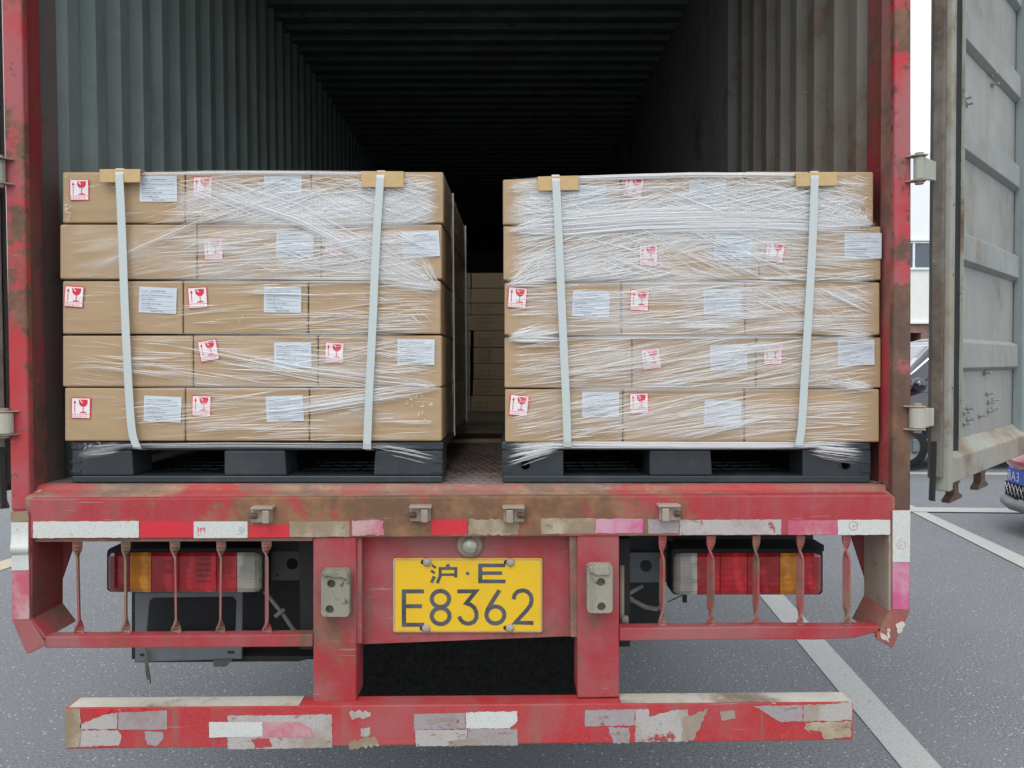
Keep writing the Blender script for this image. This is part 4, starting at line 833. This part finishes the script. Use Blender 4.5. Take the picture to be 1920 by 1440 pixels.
# straps and corner boards
YST = YP - .031
def strap(pts, label, w=7.6):
    mb = MB(); V = []; n = len(pts)
    P = []
    for i in range(n - 1):     # smooth the path
        p0, p1, p2, p3 = pts[max(i - 1, 0)], pts[i], pts[i + 1], pts[min(i + 2, n - 1)]
        for s_ in range(6):
            t = s_ / 6; P.append(tuple(.5 * (2 * b_ + (c - a) * t + (2 * a - 5 * b_ + 4 * c - d) * t * t + (3 * b_ - a - 3 * c + d) * t ** 3) for a, b_, c, d in zip(p0, p1, p2, p3)))
    P.append(pts[-1])
    top = W(P[0][0], P[0][1], YST); V += []
    path = [(top + Vector((0, .60, .001)), 1), (top + Vector((0, .02, .004)), 1), (top + Vector((0, .004, .002)), 1)]
    L = []; 
    for c, _ in path: L.append((c, Vector((.0108, 0, 0)), Vector((0, 0, .0009))))
    for i, (x, y) in enumerate(P[1:-1]): L.append((W(x, y, YST), Vector((.0108, 0, 0)), Vector((0, -.0009, 0))))
    e = W(*P[-1], YST + .003); L.append((e, Vector((.0118, 0, -.001)), Vector((0, -.0009, 0)))); L.append((e + Vector((.004, .03, -.006)), Vector((.0108, 0, 0)), Vector((0, 0, -.0009)))); L.append((e + Vector((.004, .6, -.006)), Vector((.0108, 0, 0)), Vector((0, 0, -.0009))))
    for c, u, nn in L: V += [c - u, c + u, c + u + nn, c - u + nn]
    m = len(L); mb.add(V, [(4 * k + i, 4 * k + (i + 1) % 4, 4 * k + 4 + (i + 1) % 4, 4 * k + 4 + i) for k in range(m - 1) for i in range(4)] + [(0, 1, 2, 3), (4 * m - 4, 4 * m - 3, 4 * m - 2, 4 * m - 1)])
    return tag(mb.build('packing_strap', M['strap']), label, 'strap', 'packing straps round the cartons')
strap([(223, 317), (228, 420), (235, 600), (242, 740), (248, 810), (258, 841)], 'pale plastic strap by the container wall, pallet without keyholes')
strap([(714, 321), (706, 440), (699, 600), (692, 740), (688, 842)], 'pale plastic strap beside the gap, pallet without keyholes')
strap([(1042, 329), (1047, 430), (1054, 590), (1061, 740), (1064, 838)], 'pale plastic strap beside the gap, pallet with keyholes')
strap([(1528, 322), (1524, 440), (1517, 570), (1508, 720), (1503, 800), (1497, 839)], 'pale plastic strap by the container wall, pallet with keyholes')
def board(x0, y0, x1, y1, tilt, label):
    mb = MB(); Y = YST + .0012
    mb.ext([W(x0, y0, Y), W(x0 + 1, y1, Y), W(x1, y1 + tilt, Y), W(x1, y0 + tilt, Y)], (0, .003, 0))
    a, b_ = W(x0, y0, Y), W(x1, y0 + tilt, Y); mb.ext([a + Vector((0, .0035, 0)), b_ + Vector((0, .0035, 0)), b_ + Vector((0, .06, .002)), a + Vector((0, .06, .002))], (0, 0, -.003))
    return tag(mb.build('corner_board', M['board'], None, .0015), label, 'corner board', 'cardboard edge protectors under the straps')
board(186, 317, 263, 342, 0, 'folded kraft board under the strap by the container wall, pallet without keyholes')
board(677, 321, 757, 351, 0, 'folded kraft board under the strap beside the gap, pallet without keyholes')
board(1008, 331, 1085, 358, -2, 'folded kraft board under the strap beside the gap, pallet with keyholes')
board(1492, 324, 1570, 350, -2, 'folded kraft board under the strap by the container wall, pallet with keyholes')
# straps along the flank in the gap
def side_strap(y, label, zt, zb_):
    xf = W(831, 500, YP).x + DXP[0] * (y - YP) + .006; mb = MB()
    mb.box((xf, y - .010, fz(0) + .11), (xf + .0025, y + .010, W(831, 322, YP).z - .004)); return tag(mb.build('packing_strap', M['strap']), label, 'strap', 'packing straps round the cartons')
side_strap(.34, 'edge-on pale strap down the carton flank, front one in the gap', 0, 0)
side_strap(.92, 'edge-on pale strap down the carton flank, deeper one in the gap', 0, 0)

# ------------------------------------------------------------------ stretch film: white ribbons modelled for sky glints, soft bands for its sheen
class Film:
    def __init__(s, k): s.k = k; s.v = []; s.f = []; s.a = []
    def outline(s, y):
        rows = CART[s.k]
        for j, (y0, y1) in enumerate(YS):
            if y >= y0 - 3 or j == 4: return rows[j][0][0], rows[j][2][1]
        return rows[4][0][0], rows[4][2][1]
    def ribbon(s, pts, w, al, tip=.25, off=None, soft=False):
        if not soft: al *= .80; w *= .78
        off = random.uniform(.0075, .0155) if off is None else off; n = len(pts); base = len(s.v)
        for i, (x, y) in enumerate(pts):
            a = pts[max(i - 1, 0)]; b_ = pts[min(i + 1, n - 1)]; dx, dy = b_[0] - a[0], b_[1] - a[1]; L = math.hypot(dx, dy) + 1e-6; nx, ny = -dy / L, dx / L
            t = i / (n - 1); e = min(1, min(t, 1 - t) / tip) if tip else 1; ww = w * (.35 + .65 * e)
            Y = BOXY - off; rid = 0 if soft else min(.0035, ww * .0016 * .55)
            s.v += [W(x + nx * ww / 2, y + ny * ww / 2, Y), W(x, y, Y - rid), W(x - nx * ww / 2, y - ny * ww / 2, Y)]
            aa = al * e
            s.a += ([0, aa, 0] if soft else [aa * .55, aa, aa * .8])
            if i:
                q_ = base + 3 * i; s.f += [(q_ - 3, q_ - 2, q_ + 1, q_), (q_ - 2, q_ - 1, q_ + 2, q_ + 1)]
    def line(s, x, y, ang, L, w, al, **kw):
        c, sn = math.cos(rad(ang)), -math.sin(rad(ang)); bend = random.gauss(0, L * .007); n = max(4, int(L / 14)); pts = []
        for i in range(n):
            t = i / (n - 1) - .5; b_ = bend * (1 - 4 * t * t) + random.gauss(0, .12); px_, py_ = x + c * L * t - sn * b_, y + sn * L * t + c * b_
            lo, hi = s.outline(py_)
            if lo + 1.5 < px_ < hi - 1.5 and kw.get('ymin', 318) < py_ < kw.get('ymax', 830): pts.append((px_, py_))
            elif len(pts) > 3: break
            else: pts = []
        kw = {a: b_ for a, b_ in kw.items() if a in ('tip', 'off', 'soft')}
        if len(pts) > 3: s.ribbon(pts, w, al, **kw)
    def zone(s, x0, y0, x1, y1, n, ang, sd, L=(60, 220), w=(1., 2.4), al=(.25, .75), grow=0, **kw):
        """n folds with patchy density: clusters of near-parallel lines"""
        made = 0; n = int(n * (1.5 if s.k == 0 else (1.7 if y1 < 430 else 1.95)))
        while made < n:
            cx, cy, ca = random.uniform(x0, x1), random.uniform(y0, y1), random.gauss(ang, sd); m = random.randint(1, 5); cl = random.uniform(*L)
            for _ in range(m):
                a_ = random.uniform(*al) ** .9; s.line(cx + random.gauss(0, cl * .15), cy + random.gauss(0, 5.5), ca + random.gauss(0, .8), cl * random.uniform(.5, 1.2), random.uniform(*w) * random.choice((.6, .8, 1, 1.4)), a_, ymin=y0 - 4, ymax=y1 + 4, **kw); made += 1
    def haze(s, x0, y0, x1, y1, n, ang, sd, w=(12, 34), al=(.06, .2), L=(120, 340)):
        for _ in range(int(n * 1.8)):
            ww = random.uniform(*w) * 1.3; lo = (y0 + ww * .6 + 2) if y0 < 345 else y0 - 6
            s.line(random.uniform(x0, x1), random.uniform(max(lo, y0), y1), random.gauss(ang, sd), random.uniform(*L), ww, random.uniform(*al) * 1.15, soft=True, tip=.4, off=random.uniform(.006, .009), ymin=lo, ymax=y1 + 6)
    def fan(s, cx, cy, x0, y0, x1, y1, n, w=(1, 2.6), al=(.3, .8)):
        for _ in range(n):
            tx, ty = random.uniform(x0, x1), random.uniform(y0, y1); m = 7; b_ = random.gauss(0, 2); jx, jy = random.gauss(0, 1.5), random.gauss(0, 3)
            s.ribbon([(cx + jx + (tx - cx) * i / (m - 1), cy + jy + (ty - cy) * i / (m - 1) + b_ * math.sin(PI * i / (m - 1))) for i in range(m)], random.uniform(*w), random.uniform(*al), tip=.3)
    def path(s, pts, n, spread, w, al, conv=1.):
        for _ in range(max(3, int(n * .8))):
            o0 = random.gauss(0, spread); o1 = o0 * conv + random.gauss(0, spread * .35); P = []
            m = len(pts); N = 16; ta, tb = random.uniform(0, .3), random.uniform(.7, 1)
            for i in range(N):
                t = (ta + (tb - ta) * i / (N - 1)) * (m - 1); k = min(int(t), m - 2); f = t - k; x = pts[k][0] * (1 - f) + pts[k + 1][0] * f; y = pts[k][1] * (1 - f) + pts[k + 1][1] * f
                P.append((x, y + o0 + (o1 - o0) * t / (m - 1) + random.gauss(0, .3)))
            s.ribbon(P, random.uniform(*w), random.uniform(*al), tip=.2)
    def crinkle(s, cx, cy, rx, ry, n, ang=60):
        for _ in range(n):
            x, y = random.gauss(cx, rx), random.gauss(cy, ry); a = rad(random.gauss(ang, 45)); L = random.uniform(4, 14)
            lo, hi = s.outline(y)
            if lo + 3 < x < hi - 3: s.ribbon([(x + math.cos(a) * L * (t - .5) + random.gauss(0, .6), y - math.sin(a) * L * (t - .5)) for t in (0, .33, .66, 1)], random.uniform(1.2, 3), random.uniform(.3, .85))
    def build(s, label):
        c = W(480 if s.k == 0 else 1290, 700, BOXY - .01); me = bpy.data.meshes.new('stretch_film'); me.from_pydata([p - c for p in s.v], [], s.f); me.materials.append(M['film'])
        at = me.attributes.new('a', 'FLOAT', 'POINT'); at.data.foreach_set('value', s.a)
        o_ = bpy.data.objects.new('stretch_film', me); o_.location = c; col.objects.link(o_); return tag(o_, label, 'plastic wrap', 'stretch film round the pallet loads')
F0 = Film(0); z = F0.zone
z(360, 328, 828, 418, 190, 18, 6, (90, 260)); z(360, 328, 828, 418, 170, -23, 6, (80, 240)); z(400, 328, 828, 420, 80, 4, 5); z(640, 330, 828, 420, 110, -14, 8, (50, 140), (.8, 1.8))
z(122, 330, 350, 418, 22, 8, 5, (50, 130), al=(.1, .35)); F0.crinkle(128, 336, 14, 5, 14); F0.crinkle(124, 392, 5, 14, 22, 30)
z(370, 430, 828, 520, 230, 6, 5, (70, 240)); z(500, 428, 828, 522, 80, -24, 5, (80, 200)); z(118, 430, 372, 520, 34, 8, 5, (50, 160), al=(.08, .35))
z(350, 534, 826, 622, 60, 1, 2.2, (60, 200), al=(.25, .8)); z(580, 580, 826, 622, 50, 2, 3); z(330, 534, 600, 622, 24, 1, 2); z(120, 534, 345, 622, 26, 0, 3, (40, 120), al=(.08, .3)); z(700, 540, 826, 610, 14, -22, 10, (30, 80))
z(230, 634, 828, 722, 60, -8, 3, (120, 300)); z(240, 634, 828, 722, 60, -1, 3, (60, 200)); z(560, 634, 828, 700, 55, 7, 4, (60, 180)); z(120, 634, 300, 722, 22, -2, 3, (40, 120), al=(.08, .3))
z(280, 733, 580, 822, 60, 5, 4, (60, 200)); z(420, 790, 826, 824, 34, .5, 1.2, (60, 240)); z(590, 733, 826, 790, 26, 2, 8, (40, 120)); z(124, 733, 280, 822, 16, 4, 3, (40, 100), al=(.08, .3))
F0.haze(370, 326, 826, 420, 38, 5, 18, (16, 44), (.12, .30)); F0.haze(600, 340, 826, 420, 14, -14, 10, (16, 40), (.1, .25)); F0.haze(370, 426, 826, 522, 30, 2, 12, (14, 36), (.10, .24)); F0.path([(345, 326), (430, 365), (560, 408), (690, 474), (828, 545)], 8, 7, (9, 18), (.1, .22)); F0.haze(120, 430, 372, 520, 7, 16, 6, (14, 30), (.05, .12)); F0.haze(300, 630, 826, 730, 12, -3, 5, (8, 22), (.06, .15)); F0.haze(400, 735, 826, 822, 8, 3, 4, (8, 20), (.05, .14))
F0.path([(345, 328), (430, 365), (560, 408), (690, 474), (828, 545)], 46, 9, (1.4, 4.2), (.35, .85)); F0.path([(130, 524), (250, 470), (380, 412), (560, 360), (700, 330)], 26, 8, (1, 4), (.12, .35)); F0.path([(258, 636), (400, 662), (560, 695), (700, 715), (828, 726)], 30, 7, (1, 2.6), (.3, .8))
for y, al in ((421, .6), (525, .75), (628, .55), (727, .7)): F0.path([(150, y), (480, y + 1), (826, y)], 7, 2.6, (1, 3), (.1, al * .7)); F0.path([(420, y - 2), (826, y + 2)], 9, 3.5, (1.2, 4), (.15, al * .8))
F0.fan(826, 541, 680, 470, 800, 530, 60); F0.fan(824, 545, 690, 520, 790, 545, 30, (2, 5), (.2, .5)); F0.fan(826, 726, 640, 700, 780, 745, 40); F0.path([(480, 772), (600, 758), (700, 742), (826, 722)], 46, 7, (1.5, 5), (.2, .7))
F0.crinkle(735, 575, 10, 26, 8, 60); F0.crinkle(640, 755, 30, 8, 14, 20); F0.crinkle(800, 770, 7, 16, 14, 70); F0.crinkle(770, 752, 40, 8, 14, 10); F0.crinkle(455, 600, 10, 12, 6, 120)
F0.path([(120, 327), (350, 325), (480, 324), (680, 326), (830, 328)], 22, 1.8, (1.5, 4), (.25, .7))
# film trailing over the pallet
F0.path([(136, 840), (250, 836), (420, 834), (700, 836), (828, 836)], 14, 3, (1, 3), (.15, .5)); F0.path([(700, 838), (760, 848), (826, 862)], 14, 5, (1, 2.2), (.25, .7), 1.4); F0.path([(138, 858), (190, 850), (250, 838)], 8, 5, (6, 16), (.05, .12)); F0.path([(136, 846), (190, 846), (250, 838)], 8, 6, (1, 2), (.15, .5)); F0.crinkle(160, 836, 12, 3, 8)
# film over the flank in the gap
def flank(n, al):
    for _ in range(n):
        y0 = random.uniform(.08, .85); z0 = random.uniform(fz(0) + .13, W(831, 326, YP).z); L = random.uniform(.08, .5); w = random.uniform(.0012, .004); sl = random.gauss(.02, .08); a_ = random.uniform(*al); b_ = len(F0.v); N = 6
        for i in range(N):
            t = i / (N - 1); y = min(y0 + L * t, 1.06); xx = W(831, 500, YP).x + DXP[0] * (y - YP) + .0045 + random.uniform(0, .0008); zz = z0 + sl * L * t; F0.v += [Vector((xx, y, zz - w)), Vector((xx + w * .5, y, zz)), Vector((xx, y, zz + w))]; e = min(1, min(t, 1 - t) / .3); F0.a += [a_ * .5 * e, a_ * e, a_ * .7 * e]
            if i: q_ = b_ + 3 * i; F0.f.extend([(q_ - 3, q_ - 2, q_ + 1, q_), (q_ - 2, q_ - 1, q_ + 2, q_ + 1)])
flank(90, (.1, .4))
fl_x = W(831, 500, YP).x + .0035
flank_quad = None
F0_obj = F0.build('clear stretch film with white folds wrapped round cartons, pallet without keyholes')

fs = MB(); V = []; NY, NZ = 14, 16; zt_, zb2 = W(831, 324, YP).z, fz(0) + .122
for i in range(NY + 1):
    for j in range(NZ + 1):
        y = YP - .006 + 1.0 * i / NY; zz = zb2 + (zt_ - zb2) * j / NZ; V.append((fl_x + DXP[0] * (y - YP) + .0022 + .0012 * math.sin(i * 2.1 + j * 1.3) , y, zz))
fs.add(V, [(i * (NZ + 1) + j, (i + 1) * (NZ + 1) + j, (i + 1) * (NZ + 1) + j + 1, i * (NZ + 1) + j + 1) for i in range(NY) for j in range(NZ)], 0, True)
fs.build('flank_film', M['film_clear'], F0_obj)

F1 = Film(1); z = F1.zone
z(946, 340, 1180, 424, 190, 6, 5, (60, 190)); z(1050, 335, 1500, 424, 230, 12, 6, (90, 300)); z(1240, 328, 1636, 424, 190, -17, 6, (70, 220)); z(1380, 330, 1636, 424, 110, 5, 9); z(1560, 330, 1636, 420, 70, 40, 18, (20, 60)); z(946, 330, 1100, 424, 60, -14, 8, (40, 110))
F1.haze(946, 336, 1636, 424, 52, 4, 12, (18, 48), (.14, .34)); F1.haze(960, 400, 1640, 426, 26, 2, 3, (8, 20), (.3, .6), (160, 420)); F1.path([(946, 434), (1060, 424), (1200, 412), (1400, 408), (1640, 420)], 90, 9, (1.6, 7), (.25, .7)); F1.path([(1180, 428), (1300, 424), (1420, 424), (1640, 424)], 40, 6, (3, 10), (.2, .5))
z(948, 434, 1200, 526, 170, 12, 5, (70, 220)); z(1150, 434, 1440, 526, 110, 2, 7, (50, 180)); z(1150, 424, 1520, 526, 90, -24, 6, (70, 200)); z(1400, 434, 1648, 526, 110, 1, 5, (60, 200)); z(948, 434, 1300, 526, 50, 22, 5, (70, 200))
F1.haze(950, 434, 1430, 526, 34, 9, 9, (14, 40), (.14, .30)); F1.haze(1400, 434, 1646, 526, 12, 0, 6, (10, 26), (.06, .16))
z(950, 535, 1400, 624, 180, 4, 3.5, (60, 220)); z(1300, 535, 1648, 624, 140, 4, 4, (60, 220)); z(1400, 535, 1648, 600, 50, -26, 5, (60, 160)); F1.haze(950, 535, 1640, 624, 28, 4, 4, (10, 30), (.10, .22)); F1.path([(1530, 536), (1590, 565), (1648, 592)], 22, 5, (2, 8), (.12, .4)); F1.path([(1250, 612), (1330, 612), (1400, 610)], 16, 2, (2, 5), (.3, .7))
z(950, 636, 1200, 724, 90, 6, 4, (60, 170)); z(1130, 636, 1420, 724, 120, 11, 3, (90, 260)); z(1380, 636, 1648, 724, 120, 9, 4, (70, 220)); F1.haze(950, 636, 1640, 724, 20, 8, 4, (8, 24), (.08, .18))
z(950, 735, 1180, 824, 80, 10, 4, (60, 170)); z(1150, 735, 1420, 824, 90, 9, 4, (90, 260)); z(1380, 735, 1646, 824, 60, 3, 4, (70, 240)); F1.haze(950, 735, 1600, 822, 14, 8, 4, (8, 22), (.08, .17))
for y, al in ((427, .7), (530, .7), (631, .75), (730, .6)): F1.path([(948, y + 1), (1300, y), (1648, y - 1)], 14, 4, (1.2, 4), (.15, al * .8))
F1.fan(950, 433, 1010, 395, 1140, 440, 50, (1.4, 4.5), (.25, .7)); F1.fan(950, 534, 1000, 470, 1060, 535, 44, (1.4, 5), (.25, .75)); F1.fan(952, 634, 1000, 606, 1080, 640, 50, (1.6, 6), (.3, .8)); F1.fan(1640, 727, 1500, 700, 1600, 740, 40); F1.fan(1640, 628, 1500, 612, 1600, 640, 30); F1.fan(1634, 420, 1500, 370, 1620, 424, 40, (1.5, 5), (.25, .7))
F1.crinkle(1620, 395, 10, 18, 40, 70); F1.crinkle(1605, 350, 18, 10, 18, 40); F1.crinkle(1570, 385, 20, 10, 20, 20); F1.crinkle(1300, 720, 20, 6, 10, 20)
F1.path([(945, 340), (1080, 335), (1300, 328), (1480, 329), (1638, 328)], 30, 2.4, (1.5, 4), (.3, .8))
F1.path([(948, 836), (1060, 833), (1300, 834), (1500, 834), (1630, 832)], 46, 3.2, (1.4, 4.5), (.2, .7)); F1.path([(946, 862), (1000, 850), (1060, 836)], 44, 8, (1.2, 3.2), (.25, .75), .3); F1.path([(1500, 838), (1560, 846), (1624, 852)], 50, 6, (1.2, 3.2), (.25, .75), 1.7); F1.path([(946, 842), (1000, 838), (1060, 834)], 14, 4, (4, 10), (.1, .25), .5)
F1.build('clear stretch film with dense white folds wrapped round cartons, pallet with keyholes')

# ------------------------------------------------------------------ rear cargo seen down the gap
YR = 2.6
sk_ = thing('cargo_skid', (0, 2.2, fz(0)), 'low plywood skid on wooden battens under the small cartons, deep in the gap', 'skid')
xa, xb = -.55, .45; zf = fz(0)
MB().box((xa, 1.22, zf + .040), (xb, 3.9, zf + .052)).build('sheet', M['plywood'], sk_)
MB().box((xa, 1.21, zf + .001), (xb, 1.29, zf + .016)).build('batten', M['wood_edge'], sk_); MB().box((xa, 1.26, zf + .018), (xb, 1.34, zf + .0395)).build('batten', M['rusty'], sk_)
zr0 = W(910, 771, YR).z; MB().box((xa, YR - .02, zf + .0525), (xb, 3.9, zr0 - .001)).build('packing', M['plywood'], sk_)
ys = [771, 741, 711, 681, 651, 620, 590, 568, 540, 511]
for c in range(2):
    for j in range(9):
        off = random.uniform(-2, 3); x0, x1 = ((884 + off + (4 if j in (2, 3, 4) else 0), 962 + off) if c else (800 + off, 881 + off))
        o_ = MB().rect(x0, ys[j + 1] + .7, x1, ys[j], YR + random.uniform(-.01, .01), YR + .36)
        pr = MB()
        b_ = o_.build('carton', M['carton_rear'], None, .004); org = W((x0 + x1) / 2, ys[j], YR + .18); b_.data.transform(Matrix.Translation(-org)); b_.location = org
        ord_ = ['lowest', 'second', 'third', 'fourth', 'fifth', 'sixth', 'seventh', 'eighth', 'topmost'][j]
        tag(b_, f'small printed carton, {ord_} of the ' + ('wide column behind the gap' if c else 'half-hidden column behind the flank'), 'carton', 'small cartons deep in the container')
        if c and j < 7:
            for r in range(2 + j % 2): on_px(pr, random.choice(['NO: 03  PCS', 'QTY  24', 'P/O 1180']), .020, x0 + 9, ys[j] - 5 - r * 8.5, YR - .012)
            pr.build('carton_print', M['dark_ink'], b_)
# leaf and straw litter in the sill corners
mb = MB()
for k in range(5): mb.tube([W(60 + random.uniform(-4, 4), 921 + random.uniform(-2, 3), 0.03), W(68 + random.uniform(-4, 4), 924 + random.uniform(-1, 4), .02), W(76 + random.uniform(-3, 4), 921 + random.uniform(-3, 3), .025)], .0011, 5)
tag(mb.build('straw_litter', M['straw']), 'wisps of dry straw caught in the sill corner beside the post', 'straw')
mb = MB()
for k in range(40):
    a = random.uniform(0, 6.3); p = W(1655 + random.gauss(0, 8), 913 + random.gauss(0, 4), .06); p.z = max(p.z, fz(1.1) + .002); d = Vector((math.cos(a), math.sin(a) * .4, random.uniform(-.3, .5))) * .012; mb.tube([p - d, p + Vector((0, 0, .003)), p + d], .0012, 4)
tag(mb.build('leaf_litter', M['rusty']), 'dark clump of leaf litter in the muddy sill corner', 'litter')
